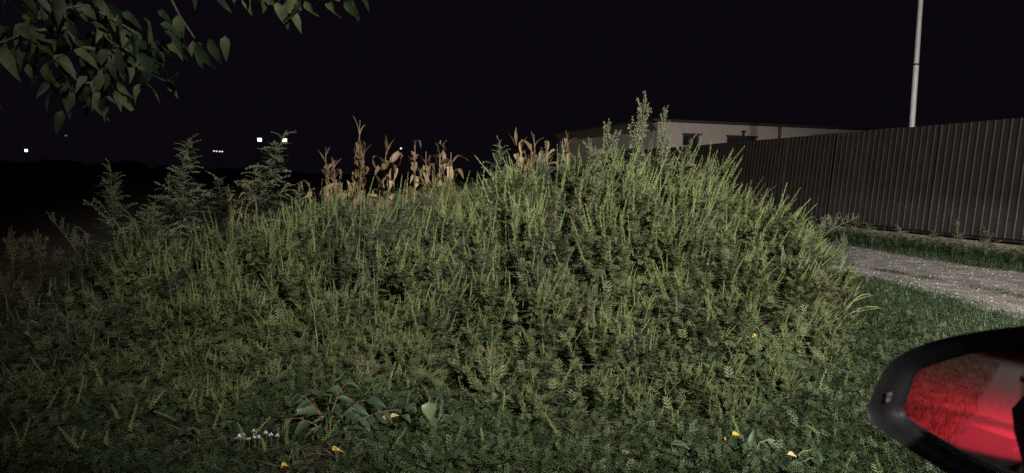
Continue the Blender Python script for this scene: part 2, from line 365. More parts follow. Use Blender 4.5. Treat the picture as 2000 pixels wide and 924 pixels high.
# ------------------------------------------------------------------ ragweed
def curve_branch(p0, az, el0, el1, L, n=6):
    pts = [np.array(p0, float)]
    for k in range(n):
        el = el0 + (el1-el0)*(k/(n-1))
        pts.append(pts[-1] + np.array([cos(az)*cos(el), sin(az)*cos(el), sin(el)])*L/n)
    return np.array(pts)
def interp(pts, u):
    x = np.clip(u, 0, 0.9999)*(len(pts)-1); i = x.astype(int); w = (x-i)[:, None]
    return pts[i]*(1-w)+pts[i+1]*w, unit(pts[i+1]-pts[i])
def ragweed(seed, nbr=15, spikes_apart=False, spikiness=1.0, name='ragweed_plant', feathery=False, mats=None):
    """one bushy plant, 1 m tall before the instance's own scale; returns root with stem, leaves, seed spikes"""
    rs = np.random.RandomState(seed); st = MB(); lf = MB(); sp = MB(); singles = []
    lean = rs.uniform(-.08, .08, 2)
    us = np.linspace(0, 1, 7)
    stem = np.stack([lean[0]*us**2 + .012*np.sin(us*9), lean[1]*us**2, us*0.86], -1)
    st.tube(stem, np.linspace(0.010, 0.003, 7), 4, 0.45, False)
    paths = [(stem[3:], 0.9)]
    for i in range(nbr):
        t = 0.10 + 0.82*(i+rs.rand()*0.6)/nbr
        p0, _ = interp(stem, np.array([t])); az = i*2.39996+rs.uniform(-.4, .4)
        L = (0.52*(1-t)+0.17)*rs.uniform(.85, 1.15)
        pts = curve_branch(p0[0], az, radians(rs.uniform(25, 45)), radians(rs.uniform(52, 88)), L)
        st.tube(pts, np.linspace(0.0045, 0.0018, len(pts)), 3, 0.5, False)
        paths.append((pts, L))
    for pi_, (pts, L) in enumerate(paths):
        n = int(30*max(L, .25)/0.45)+5
        u = np.linspace(0.12, 0.92, n)+rs.uniform(-.03, .03, n)
        pos, tg = interp(pts, u)
        side = unit(np.cross(tg, rdir(n, rs)))
        d = unit(side*0.9 + tg*0.25 + np.array([0, 0, 0.25])[None]*rs.uniform(-.8, 1, (n, 1)))
        M = frames(d, np.tile([0, 0, 1.0], (n, 1))+rs.normal(0, .35, (n, 3)))
        sz = rs.uniform(.042, .078, n)*(1.15-0.4*u)
        lf.inst(*(T_mug if feathery else T_rag), M*sz[:, None, None]*(.85 if feathery else 1), pos, rs.uniform(.15, .85, n))
        # small upper leaves
        n2 = n*2; u2 = rs.uniform(0.3, 1, n2); pos, tg = interp(pts, u2)
        d = unit(np.cross(tg, rdir(n2, rs))*0.8 + tg*0.6)
        lf.inst(*T_rag2, frames(d, np.tile([0, 0, 1.0], (n2, 1)))*rs.uniform(.030, .058, n2)[:, None, None], pos, rs.uniform(.3, 1, n2))
        # spikes: one at the tip and a few beside it
        ns = int(round((rs.randint(3, 8) if pi_ else 8)*spikiness))
        for k in range(ns):
            uu = 1.0 if k == 0 else rs.uniform(.62, .97)
            p, tg = interp(pts, np.array([uu]))
            dd = unit(tg[0]*0.7 + np.array([0, 0, 0.7]) + (.4 if k == 0 else 1)*rs.normal(0, .36, 3))
            ln = rs.uniform(.17, .30) if k == 0 else rs.uniform(.09, .20)
            Mx = frames(dd[None], rdir(1, rs)) * np.array([0.165, ln, 0.165])[None, :, None]
            if spikes_apart: singles.append((rs.randint(3), Mx[0], p[0]))
            else: sp.inst(*T_spk[rs.randint(3)], Mx, p, np.array([rs.uniform(.2, .85)]))
    root = empty(name)
    ML = mats or (M_stem, M_mugleaf if feathery else M_rag, M_spike)
    st.build('stem', ML[0], root)
    tag(lf.build('leaves', ML[1], root), kind='stuff')
    if spikes_apart:
        for k, Mx, p in singles:
            o = new_obj('seed_spike', SPK_MESH[k], root)
            mm = Matrix.Identity(4)
            for r_ in range(3):
                for c_ in range(3): mm[r_][c_] = Mx[c_][r_]
                mm[r_][3] = p[r_]
            o.matrix_local = mm
    elif sp.n:
        tag(sp.build('seed_spikes', ML[2], root), kind='stuff')
    return root
SPK_MESH = []
for k in range(3):
    t_ = MB(); t_.inst(*T_spk[k], np.eye(3)[None], np.zeros((1, 3)), np.array([0.5])); SPK_MESH.append(t_.mesh('seed_spike', M_spike))

FOOT = np.array([(-2.9, 3.5), (-0.8, 3.7), (1.0, 3.6), (1.9, 4.4), (2.3, 5.2), (2.6, 6.1), (3.1, 8.0), (3.75, 10.6), (3.2, 11.2), (2.4, 9.8), (0, 9.2), (-2.2, 8.4), (-3.1, 7.3), (-3.35, 6.2), (-3.2, 5.2)])
def inside(p, poly):
    x, y = p; c = False; j = len(poly)-1
    for i in range(len(poly)):
        if (poly[i][1] > y) != (poly[j][1] > y) and x < (poly[j][0]-poly[i][0])*(y-poly[i][1])/(poly[j][1]-poly[i][1])+poly[i][0]: c = not c
        j = i
    return c
pts = []; tries = 0
while len(pts) < 296 and tries < 60000:
    tries += 1
    p = (RS.uniform(-5, 4.6), RS.uniform(3.4, 11.4))
    md = 0.235 if p[1] < 4.9 else 0.355
    if abs(p[0]) > p[1]*0.68+0.7 or not inside(p, FOOT): continue
    if all((p[0]-q[0])**2+(p[1]-q[1])**2 > md*md for q in pts): pts.append(p)
protos = [ragweed(100+i, 14+i % 3, False, (1.25, .5, 1.0, .3, 1.1, .8, .45)[i]) for i in range(7)]
ferns = [ragweed(300+i, 15, False, .12, 'feathery_weed', True) for i in range(3)]
heros = [ragweed(200+i, 6, True) for i in range(2)]
used = set()
LANDM = [(215, 430, 6.6, 'below the thin mugwort with the bare tiered tip'), (345, 430, 6.5, 'below the narrow spire-shaped mugwort'), (470, 400, 6.7, 'below the nodding mugwort by the two bright far lights'),
    (610, 430, 6.1, 'under the arching mugwort plume'), (690, 400, 7.6, 'in front of the tall forked corn stalk'), (850, 380, 7.8, 'in front of the dry corn with the arching blade'), (930, 440, 6.8, 'below the fine pale grass of the crest'),
    (1060, 380, 7.8, 'in front of the folded-over orange corn'), (1230, 380, 7.6, 'under the tallest feathery mugwort'), (1350, 330, 8.2, 'before the building window on the crest'), (1450, 370, 8.8, 'before the garage opening on the crest'),
    (1540, 400, 9.6, 'at the far end of the mound against the ribbed fence'), (1600, 500, 9.0, 'leaning out toward the gravel track'), (1680, 620, 7.0, 'hanging over the lawn beside the yellowing seed stems'), (1570, 680, 5.6, 'behind the single thin upright weed stem'),
    (1470, 640, 5.9, 'around the small curled yellow leaf'), (1220, 740, 4.6, 'above the orange-brown curled leaf at the dark foot'), (1240, 560, 5.8, 'in the bright spiky middle of the mound'), (1030, 560, 5.6, 'above the pale heart-shaped leaf at mid mound'),
    (830, 720, 4.6, 'just behind the pale heart-shaped leaf'), (640, 720, 4.5, 'just behind the reddish-stemmed plant'), (480, 740, 4.4, 'behind the white flowers'), (750, 580, 5.5, 'around the pale straw in mid mound'), (480, 560, 5.4, 'in the dim slope between plume and white flowers'),
    (240, 560, 5.6, 'at the dim end of the mound below the thin mugwort slope'), (150, 720, 4.6, 'in the shaded near corner by the dull ground weeds'), (140, 540, 6.2, 'at the outermost dark end of the mound')]
LMP = [(at(a, c_, Z)[0], Z, t) for a, c_, Z, t in LANDM]
def zone(x, y, h, hero, fern=False, dried=False):
    t = min(LMP, key=lambda q: (q[0]-x)**2+(q[1]-y)**2)[2]
    if dried: return 'dried brownish weed '+t, 'dried weeds '+t
    if fern: return 'greyish feathery-leaved weed '+t, 'feathery weeds '+t
    k = 'thin-branched ragweed with separate seed spikes ' if hero else 'bushy ragweed plant '
    return k+t, ('thin-branched' if hero else 'bushy')+' ragweed '+t
hero_pick = [p for p in pts if 4.0 < p[1] < 6.2 and -1.2 < p[0] < 2.6]
hero_pick = set(hero_pick[::max(1, len(hero_pick)//14)][:14])
dry = [ragweed(400, 11, False, .7, 'dry_weed', False, (M_litter, M_drygrass, M_drygrass))]
dry_pick = set(RS.permutation(len(pts))[:13].tolist()); dry_pick = set(pts[i] for i in dry_pick if pts[i] not in hero_pick)
for p in sorted(pts, key=lambda q: q[1]):
    fern = p not in hero_pick and math.sin(p[0]*2.0+1.0)*math.sin(p[1]*1.7)+RS.normal(0, .45) > .35
    src = heros if p in hero_pick else dry if p in dry_pick else ferns if fern else protos
    k = RS.randint(len(src)); o = src[k]
    if (id(src), k) in used: o = copy_tree(o)
    used.add((id(src), k))
    x, y = p; h = float(weed_height(x, y))*RS.uniform(.82, 1.2)
    o.location = (x, y, float(earth(x, y))-0.02)
    w = 0.5*h + 0.36*min(1, h/.5)+.05
    o.scale = (w, w, h*1.12)
    lx = 0.06 + 0.62*float(sstep(0.6, 3.4, x)) + RS.normal(0, .17); ly = RS.normal(0, .17)
    o.rotation_mode = 'QUATERNION'
    from mathutils import Quaternion
    o.rotation_quaternion = Quaternion((0, 1, 0), lx) @ Quaternion((1, 0, 0), ly) @ Quaternion((0, 0, 1), RS.uniform(0, 6.28))
    lab, grp = zone(x, y, h, p in hero_pick, fern, p in dry_pick); tag(o, lab, 'weed', grp)

# ------------------------------------------------------------------ dense leafy undergrowth of the mound
u_ = MB(); N = 46000
px = RS.uniform(-5.2, 4.6, N); py = RS.uniform(3.3, 11.4, N)
keep = np.array([inside((a, c), FOOT) and abs(a) < c*0.7+0.6 for a, c in zip(px, py)])
px, py = px[keep], py[keep]; n = len(px)
pz = earth(px, py) + weed_height(px, py)*RS.uniform(0.02, 1.0, n)
d = rdir(n, RS); d[:, 2] = np.abs(d[:, 2])*0.7
u_.inst(*T_rag2, frames(d, np.tile([0, 0, 1.0], (n, 1)))*RS.uniform(.04, .075, n)[:, None, None], np.stack([px, py, pz], -1), RS.uniform(0, .7, n))
tag(u_.build('undergrowth', M_rag), 'tangled leafy undergrowth filling the weed mound', kind='stuff')

# ------------------------------------------------------------------ low ground cover in front of the mound and lawns
def in_poly(px, py, poly): return np.array([inside((a, c), poly) for a, c in zip(px, py)])
v = []
for i in range(4):
    y = 0.1+0.75*i/3
    for sg in (-1, 1): v.append(kite(0.34, 0.17, (0, y+.05*sg, 0.08*sin(y*5)), sg*radians(55), 0.1))
v.append(kite(0.25, 0.12, (0, 0.9, 0.03), 0, 0.1)); v.append(kite(1.0, 0.03, (0, 0, 0), 0, 0))
T_knot = tmpl(v)
c_ = MB()
NC = 62000
py = 2.9 + 4.2*RS.rand(NC)**1.3; px = RS.uniform(-1, 1, NC)*(py*0.70+0.5)
lim = px < 3.3+0.25*(py-6)
px, py = px[lim], py[lim]; n = len(px)
patch = np.sin(px*2.1+1)*np.sin(py*2.7)+np.sin(px*4.7+py*3.1)*0.6
pz = earth(px, py)+0.01+(0.055+0.03*patch)*RS.rand(n)*1.6
d = rdir(n, RS); d[:, 2] = np.abs(d[:, 2])*RS.uniform(.1, 1.4, n)
c_.inst(*T_knot, frames(d, np.tile([0, 0, 1.0], (n, 1))+RS.normal(0, .4, (n, 3)))*RS.uniform(.024, .055, n)[:, None, None], np.stack([px, py, pz], -1), np.clip(RS.uniform(.05, .8, n)+patch*0.12, 0, 1))
tag(c_.build('ground_cover', M_cover), 'creeping small-leaved ground cover in front of the weed mound', kind='stuff')

def blades(n, px, py, hmin, hmax, lean=0.5, w=0.005, segs=3, tint=(0, 1)):
    """n grass blades as tapering bent ribbons"""
    az = RS.uniform(0, 6.28, n); h = RS.uniform(hmin, hmax, n); ln = RS.uniform(.1, lean, n)*h
    u = np.linspace(0, 1, segs+1)
    base = np.stack([px, py, earth(px, py)], -1)
    ax = np.stack([np.cos(az), np.sin(az), np.zeros(n)], -1); sd = np.stack([-np.sin(az), np.cos(az), np.zeros(n)], -1)
    c = base[:, None]+ax[:, None]*(ln[:, None]*u[None]**2)[..., None]+np.array([0, 0, 1.0])*(h[:, None]*(u-0.15*u**3)[None])[..., None]
    ww = (w*RS.uniform(.6, 1.3, n))[:, None]*(1-u*0.92)[None]
    V = np.stack([c-sd[:, None]*ww[..., None], c+sd[:, None]*ww[..., None]], 2).reshape(n, -1, 3)
    k = V.shape[1]; f = []
    for i in range(segs): a = 2*i; f += [(a, a+1, a+3), (a, a+3, a+2)]
    F = np.array(f)[None]+(np.arange(n)*k)[:, None, None]
    return V.reshape(-1, 3), F.reshape(-1, 3), np.repeat(RS.uniform(*tint, n), k)

# young ragweed shoots standing out of the ground cover
y_ = MB(); yl = MB(); n = 240; py = RS.uniform(2.95, 4.5, n); px = RS.uniform(-1, 1, n)*(py*.70+.2); k = (px < 1.9-.25*(py-3.5)) & ((px < -.4) | (RS.rand(n) < .4)); px, py = px[k], py[k]; n = len(px); hh = RS.uniform(.06, .20, n)*(.7+.3*np.sin(px*3+py*2)); base = np.stack([px, py, earth(px, py)], -1)
d = unit(np.stack([RS.normal(0.08, .42, n), RS.normal(0, .42, n), np.ones(n)], -1)); M = frames(d, rdir(n, RS)); ln = RS.uniform(.05, .15, n); tipp = base+d*hh[:, None]
for q in range(3):
    k = np.arange(n) % 3 == q; y_.inst(*T_spk[q], M[k]*np.stack([np.full(k.sum(), .13), ln[k], np.full(k.sum(), .13)], -1)[:, :, None], tipp[k], RS.uniform(.1, .8, k.sum()))
for q in range(7):
    dd = unit(rdir(n, RS)*[1, 1, .4]+d*.3); yl.inst(*T_rag2, frames(dd, np.tile([0, 0, 1.0], (n, 1)))*RS.uniform(.03, .06, n)[:, None, None], base+d*(hh*RS.uniform(.2, 1, n))[:, None], RS.uniform(.1, .8, n))
sh = empty('ragweed_shoots'); tag(sh, 'young ragweed shoots standing out of the ground cover', kind='stuff')
y_.build('seed_spikes', M_spike, sh)['kind'] = 'stuff'; yl.build('leaves', M_rag, sh)['kind'] = 'stuff'

# short lawn between mound and track
LAWN = np.array([(0.9, 2.9), (3.0, 2.9), (5.6, 3.2), (4.65, 5.2), (4.25, 7.3), (4.05, 8.5), (3.65, 9.5), (3.2, 7.0), (2.2, 5.2)])
n = 60000; px = RS.uniform(.9, 5.6, n); py = RS.uniform(2.9, 9.6, n); k = in_poly(px, py, LAWN); px, py = px[k], py[k]
l_ = MB(); l_.add(*blades(len(px), px, py, .03, .10, 0.9, .0035))
n2 = 14000; px = RS.uniform(.9, 5.6, n2); py = RS.uniform(2.9, 9.6, n2); k = in_poly(px, py, LAWN); px, py = px[k], py[k]; n2 = len(px)
d = rdir(n2, RS); d[:, 2] = np.abs(d[:, 2])*.5
l_.inst(*T_knot, frames(d, np.tile([0, 0, 1.0], (n2, 1)))*RS.uniform(.025, .055, n2)[:, None, None], np.stack([px, py, earth(px, py)+RS.uniform(.01, .07, n2)], -1), RS.uniform(0, .8, n2))
tag(l_.build('lawn_grass', M_grass), 'short dark green grass between weed mound and gravel track', kind='stuff')
# grass verge between track and fence, and tufts along the track's middle
def track_xy(s, t): return 4.45+TU[0]*s+TN[0]*t, 7.5+TU[1]*s+TN[1]*t
n = 24000; s_ = RS.uniform(-6, 12, n); t_ = RS.uniform(3.55, 5.35, n); t_ = t_ + 0.25*np.sin(s_*.8+2)*(t_ < 4.2)
x_, y_ = track_xy(s_, t_); l_ = MB(); l_.add(*blades(n, x_, y_, .05, .17, 0.9, .006))
n2 = 5000; s_ = RS.uniform(-6, 12, n2); t_ = RS.uniform(3.8, 5.3, n2); x_, y_ = track_xy(s_, t_)
d = rdir(n2, RS); d[:, 2] = np.abs(d[:, 2])*.5
l_.inst(*T_knot, frames(d, np.tile([0, 0, 1.0], (n2, 1)))*RS.uniform(.08, .14, n2)[:, None, None], np.stack([x_, y_, RS.uniform(.02, .16, n2)], -1), RS.uniform(.1, .8, n2))
tag(l_.build('verge_grass', M_grass), 'green grass verge along the foot of the brown fence', kind='stuff')
n = 3500; s_ = RS.uniform(-1.5, 6.0, n); t_ = 1.15+0.0*s_+0.09*s_+RS.normal(0, .10, n); x_, y_ = track_xy(s_, t_)
pat = np.sin(s_*3.1)+np.sin(s_*7.3+1) > -0.3; x_, y_ = x_[pat], y_[pat]
l_ = MB(); l_.add(*blades(len(x_), x_, y_, .02, .07, 1.2, .005)); tag(l_.build('track_grass', M_grass), 'thin strip of dark grass along the middle of the gravel track', kind='stuff')
# tall fine grass inside the mound
n = 9000; px = RS.normal(-0.55, .55, n); py = RS.normal(7.7, .8, n); l_ = MB()
l_.add(*blades(n, px, py, .5, 1.0, 0.7, .0045, 4)); tag(l_.build('tall_grass', M_drygrass), 'fine pale grass standing on the crest of the mound before the dry corn', kind='stuff')

n = 5200; s_ = RS.uniform(-5, 9, n); far = RS.rand(n) < .4; t_ = np.where(far, 3.75, -.25)+RS.normal(0, .22, n)*(.6+.6*np.sin(s_*2.2)**2); x_, y_ = track_xy(s_, t_)
l_ = MB(); l_.add(*blades(n, x_, y_, .03, .11, 1.0, .005)); tag(l_.build('edge_grass', M_grass), 'ragged grass creeping over both edges of the gravel track', kind='stuff')
# pebbles of the track
n = 14000; s_ = RS.uniform(-4, 9, n); t_ = RS.uniform(-0.28, 3.95, n); x_, y_ = track_xy(s_, t_)
ov = np.array([(1, 0, 0), (.3, .9, 0), (-.7, .6, 0), (-.8, -.5, 0), (.2, -.9, 0), (0.1, 0.05, .55)], float); of = np.array([(0, 1, 5), (1, 2, 5), (2, 3, 5), (3, 4, 5), (4, 0, 5)])
sz = 0.004+0.022*RS.rand(n)**5; ang = RS.uniform(0, 6.28, n)
M = np.zeros((n, 3, 3)); M[:, 0, 0] = np.cos(ang)*sz; M[:, 0, 1] = np.sin(ang)*sz; M[:, 1, 0] = -np.sin(ang)*sz*.75; M[:, 1, 1] = np.cos(ang)*sz*.75; M[:, 2, 2] = sz*RS.uniform(.5, 1.1, n)
s2 = MB(); s2.inst(ov, of, M, np.stack([x_, y_, earth(x_, y_)+0.015], -1), RS.rand(n)); tag(s2.build('gravel', M_stone), 'loose pale pebbles scattered on the gravel track', kind='stuff')
# dead stalk litter showing between plants
n = 900; cc = np.array([on(a_, b_, .05)[:2] for a_, b_ in ((380, 880), (640, 905), (700, 900), (1170, 850), (1330, 830), (1400, 800), (60, 700), (30, 780), (560, 920))])[RS.randint(9, size=n)]; px, py = cc[:, 0]+RS.normal(0, .10, n), cc[:, 1]+RS.normal(0, .10, n); d = rdir(n, RS); d[:, 2] *= .15
l_ = MB(); l_.inst(*tmpl([kite(1, .07)]), frames(d, np.tile([0, 0, 1.0], (n, 1)))*RS.uniform(.03, .12, n)[:, None, None], np.stack([px, py, RS.uniform(.04, .11, n)], -1), RS.rand(n))
tag(l_.build('dead_litter', M_litter), 'brown dead stalks lying among the ground cover', kind='stuff')

# ------------------------------------------------------------------ tall mugwort
def spray_tmpl(seed, droop):
    """a flowering side branch: length 1 along +Y, short hanging spikelets"""
    rs = np.random.RandomState(seed); m_ = MB()
    u = np.linspace(0, 1, 7); ax = np.stack([0.03*np.sin(u*7+seed), u, 0.16*u-droop*u**2.2], -1)
    m_.tube(ax, np.linspace(.012, .004, 7), 3, .3, False)
    for i in range(17):
        t = 0.16+0.84*i/16; p, tg = interp(ax, np.array([t])); sg = 1 if i % 2 else -1
        dd = unit(np.array([sg*0.75, 0.55, rs.uniform(-.1, .5)])+rs.normal(0, .15, 3)); L = rs.uniform(.13, .26)*(1.15-.7*t)
        k = 6; uu = np.linspace(0.1, 1, k)
        hang = rs.uniform(.2, .8)*(0.4+droop)
        q = p + dd*uu[:, None]*L + np.array([0, 0, -1.0])*(uu**2*L*hang)[:, None]
        m_.tube(np.concatenate([p, q]), .0045, 3, .35, False)
        dn = unit(np.array([[0, 0, -0.6]])+rs.normal(0, .6, (k*3, 3)))
        m_.inst(*tmpl([kite(1, .6)]), frames(dn, rdir(k*3, rs))*rs.uniform(.035, .06, k*3)[:, None, None], np.repeat(q, 3, 0), rs.uniform(.3, 1, k*3))
    return m_
SPRAY = {}
for dr in (0.0, 0.35, 0.7):
    SPRAY[dr] = [spray_tmpl(40+i+int(dr*10), dr).mesh('flower_spray', M_mug) for i in range(3)]
def mugwort(loc, H, label, lean=(0, 0), droop=0.35, nbr=16, spread=0.26, seed=0, leafy=True, group=None, top=0.5):
    rs = np.random.RandomState(seed); root = empty('mugwort_plant', loc)
    u = np.linspace(0, 1, 8); stem = np.stack([lean[0]*u**1.7, lean[1]*u**1.7, H*u*(1-0.08*np.hypot(*lean)*u)], -1)
    s0 = MB(); s0.tube(stem, np.linspace(.011, .003, 8), 5, .4, False); s0.build('stem', M_stem, root)
    def put(p, d, L, k):
        o = new_obj('flower_spray', SPRAY[k][rs.randint(3)], root)
        Mx = frames(unit(d)[None], np.array([[0.02, 0.03, 1.0]]))[0]*L
        mm = Matrix.Identity(4)
        for r_ in range(3):
            for c_ in range(3): mm[r_][c_] = Mx[c_][r_]
            mm[r_][3] = p[r_]
        o.matrix_local = mm
    for i in range(nbr):
        t = (1-top)+top*0.97*(i+.5*rs.rand())/nbr; p, tg = interp(stem, np.array([t])); az = i*2.4+rs.uniform(-.3, .3)
        el = radians(rs.uniform(30, 55)+18 if droop < .1 else rs.uniform(15, 75)); az += 0 if droop < .1 else rs.uniform(-1.2, 1.2); L = spread*(1.25-0.95*(t-(1-top))/top)*(rs.uniform(.8, 1.2) if droop < .1 else rs.uniform(.5, 1.2))
        put(p[0], np.array([cos(az)*cos(el), sin(az)*cos(el), sin(el)])+tg[0]*0.2, L, droop)
    p, tg = interp(stem, np.array([.93])); put(p[0], tg[0], max(.10, spread*.55), droop)
    if leafy:
        lf = MB(); n = int((60 if droop < .1 else 170)*H); t = rs.uniform(.15, 1-top*.75 if droop < .1 else .93, n); p, tg = interp(stem, t); d = unit(np.cross(tg, rdir(n, rs))+tg*rs.uniform(-.2, .5, (n, 1)))
        off = d*rs.uniform(0, .16 if droop < .1 else .24, n)[:, None]*(1-t*.8)[:, None]
        lf.inst(*T_mug, frames(d, np.tile([0, 0, 1.0], (n, 1)))*(rs.uniform(.05, .10, n)*(1.2-.6*t))[:, None, None], p+off, rs.uniform(.1, .9, n))
        tag(lf.build('leaves', M_mugleaf, root), kind='stuff')
    tag(root, label, 'weed', group); return root
def mug_at(px, py, Z, label, foot=None, **kw):
    """tip in the picture at px,py at depth Z; foot is the pixel column the stem rises from"""
    tip = at(px, py, Z); fx = at(foot if foot is not None else px, py, Z)[0]
    gz = float(earth(fx, tip[1])); H = tip[2]-gz
    return mugwort((fx, tip[1], gz), H, label, lean=(tip[0]-fx, 0), **kw)
mug_at(215, 322, 6.9, 'thin mugwort with bare tiered tip standing alone at the dark end of the mound', 222, seed=1, nbr=24, spread=.26, droop=.35)
mug_at(95, 416, 6.6, 'slanting mugwort stem reaching out sideways over the dark field', 190, seed=2, nbr=9, spread=.2, droop=0.0)
mug_at(368, 268, 6.8, 'tall bushy mugwort shaped like a narrow spire with curled tip', 345, seed=3, nbr=56, spread=.27, droop=.7, top=.6)
mug_at(300, 400, 6.4, 'short mugwort clump between the thin and the spire-shaped mugwort', 290, seed=4, nbr=34, spread=.26, droop=.7)
mug_at(560, 242, 6.9, 'tall mugwort nodding sideways in front of the two bright far lights', 470, seed=5, nbr=36, spread=.25, droop=.7, top=.55)
mug_at(425, 345, 6.6, 'mugwort with a drooping forked top left of the nodding one', 450, seed=6, nbr=20, spread=.26, droop=.7, top=.4)
mug_at(610, 415, 6.2, 'arching mugwort plume lying over the ragweed', 505, seed=7, nbr=16, spread=.24, droop=.7, top=.6)
mug_at(560, 350, 6.9, 'mugwort branch arching low beneath the nodding mugwort', 470, seed=71, nbr=10, spread=.2, droop=.7, top=.5)
mug_at(1263, 187, 7.0, 'tallest mugwort with feathery forked plumes in front of the building corner', 1228, seed=8, nbr=13, spread=.30, droop=0.0, top=.42)
mug_at(1186, 240, 7.2, 'mugwort plume just beside the tallest, before the pale side wall', 1215, seed=9, nbr=12, spread=.26, droop=0.0, top=.4)
mug_at(1299, 212, 7.0, 'slender single mugwort spire before the lit front wall', 1292, seed=10, nbr=14, spread=.22, droop=0.0, top=.4)
mug_at(1148, 278, 7.2, 'mugwort leaning toward the dry corn at the low end of the side wall', 1180, seed=11, nbr=12, spread=.24, droop=0.0, top=.4)
mug_at(1350, 275, 7.2, 'dark leafy mugwort standing in front of the building window', 1325, seed=12, nbr=16, spread=.28, droop=.35, top=.4)
mug_at(1245, 285, 7.1, 'short mugwort rising between the tallest plumes and the front wall corner', 1250, seed=13, nbr=12, spread=.2, droop=0.0, top=.35)
mug_at(975, 275, 8.4, 'soft mugwort at the crest next to the dry corn', 980, seed=14, nbr=16, spread=.26, droop=.35, top=.4)
mug_at(1060, 300, 8.2, 'low mugwort on the crest below the last corn stalks', 1060, seed=15, nbr=14, spread=.24, droop=.35, top=.4)
mug_at(1672, 420, 11.6, 'mugwort bending out over the end of the gravel track', 1560, seed=16, nbr=12, spread=.3, droop=0.0, top=.55)
mug_at(1583, 655, 5.4, 'single thin upright weed stem with seedy top in front of the lawn', 1578, seed=17, nbr=8, spread=.07, droop=0.0, top=.3, leafy=False)
mug_at(465, 838, 3.7, 'small pinkish seed spike beside the white flowers', 468, seed=18, nbr=8, spread=.04, droop=0.0, top=.5, leafy=False)
mug_at(258, 425, 6.5, 'low bushy mugwort filling the gap right of the thin tiered one', 262, seed=21, nbr=26, spread=.26, droop=.7, top=.7)
mug_at(410, 385, 6.9, 'bushy mugwort just right of the spire-shaped one', 405, seed=22, nbr=26, spread=.26, droop=.7, top=.6)
mug_at(500, 330, 7.1, 'leafy mugwort behind the stem of the nodding one', 490, seed=23, nbr=26, spread=.25, droop=.35, top=.6)
mug_at(170, 460, 6.4, 'short bushy mugwort at the foot of the slanting stem', 172, seed=24, nbr=22, spread=.22, droop=.7, top=.7)
mug_at(330, 350, 6.9, 'mugwort pressed against the near side of the spire-shaped one', 325, seed=25, nbr=26, spread=.25, droop=.7, top=.6)
mug_at(585, 365, 7.3, 'dim mugwort at the start of the dry corn', 580, seed=26, nbr=20, spread=.22, droop=.35, top=.5)
for i, (px_, py_, Z, f_) in enumerate([(20, 455, 7.2, 24), (72, 462, 7.0, 80), (48, 470, 7.4, 40), (118, 500, 6.8, 110), (10, 560, 6.2, 14), (60, 575, 6.0, 56)]):
    mug_at(px_, py_, Z, 'dim weed with upright seed heads in the darkness at the picture edge', f_, seed=30+i, nbr=10, spread=.2, droop=0.0, group='dim weeds beyond the dark end of the mound')
for i in range(9):
    s_ = RS.uniform(3.2, 6.5); t_ = RS.uniform(0.1, 2.8)*(0.4+0.1*s_); x_, y_ = track_xy(s_, t_)
    mugwort((x_, y_, 0.0), RS.uniform(.22, .42), 'small greyish weed sprouting from the end of the gravel track', lean=(RS.normal(0, .05), 0), droop=0.0, nbr=9, spread=.16, seed=60+i, group='small weeds in the gravel track', top=.8)
for i in range(10):
    s_ = 3.0+i*0.75; x_, y_ = track_xy(s_, 5.05+RS.uniform(-.25, .1))
    mugwort((x_, y_, 0.0), RS.uniform(.35, .6), 'upright green weed growing against the foot of the brown fence', lean=(RS.normal(0, .08), 0), droop=.35, nbr=11, spread=.2, seed=80+i, group='weeds against the fence foot', top=.8)

# ------------------------------------------------------------------ dry corn
def corn_leaf_mesh(seed, L, W, el, droop, twist):
    rs = np.random.RandomState(seed); n = 9; m_ = MB(); v = []; p = np.zeros(3); e = el
    kk = rs.uniform(.25, .55); sp_ = rs.uniform(.05, .12)
    for i in range(n+1):
        u = i/n; w = W*0.5*(min(1, u*5+.35))*(1-u**2.2)+.001; tw = twist*u+0.25*sin(u*8+seed)
        d = np.array([cos(e), 0, sin(e)]); nrm = np.array([-sin(e), 0, cos(e)])
        side = np.array([0, cos(tw), 0])+nrm*sin(tw)
        v += [p-side*w+nrm*w*.35, p.copy(), p+side*w+nrm*w*.35]
        p = p + d*L/n; e -= droop*(2.1*np.exp(-((u-kk)/sp_)**2)/(n*sp_*1.77)+rs.normal(0, .06)); p = p + np.array([0, rs.normal(0, .006), 0])
    f = []
    for i in range(n):
        a = 3*i
        for k in (0, 1): f += [(a+k, a+k+1, a+k+4), (a+k, a+k+4, a+k+3)]
    m_.add(v, f, rs.uniform(.25, .8)); return m_.mesh('leaf', M_corn)
CLEAF = [corn_leaf_mesh(i, L, W, el, dr, tw) for i, (L, W, el, dr, tw) in enumerate([(.5, .13, 1.2, 1.2, .6), (.6, .14, 1.0, 1.15, 1.0), (.5, .12, .6, .9, -.8), (.55, .14, 1.35, 1.3, .4), (.45, .085, 1.4, .1, .5), (.55, .11, -.5, .35, -1.2)])]
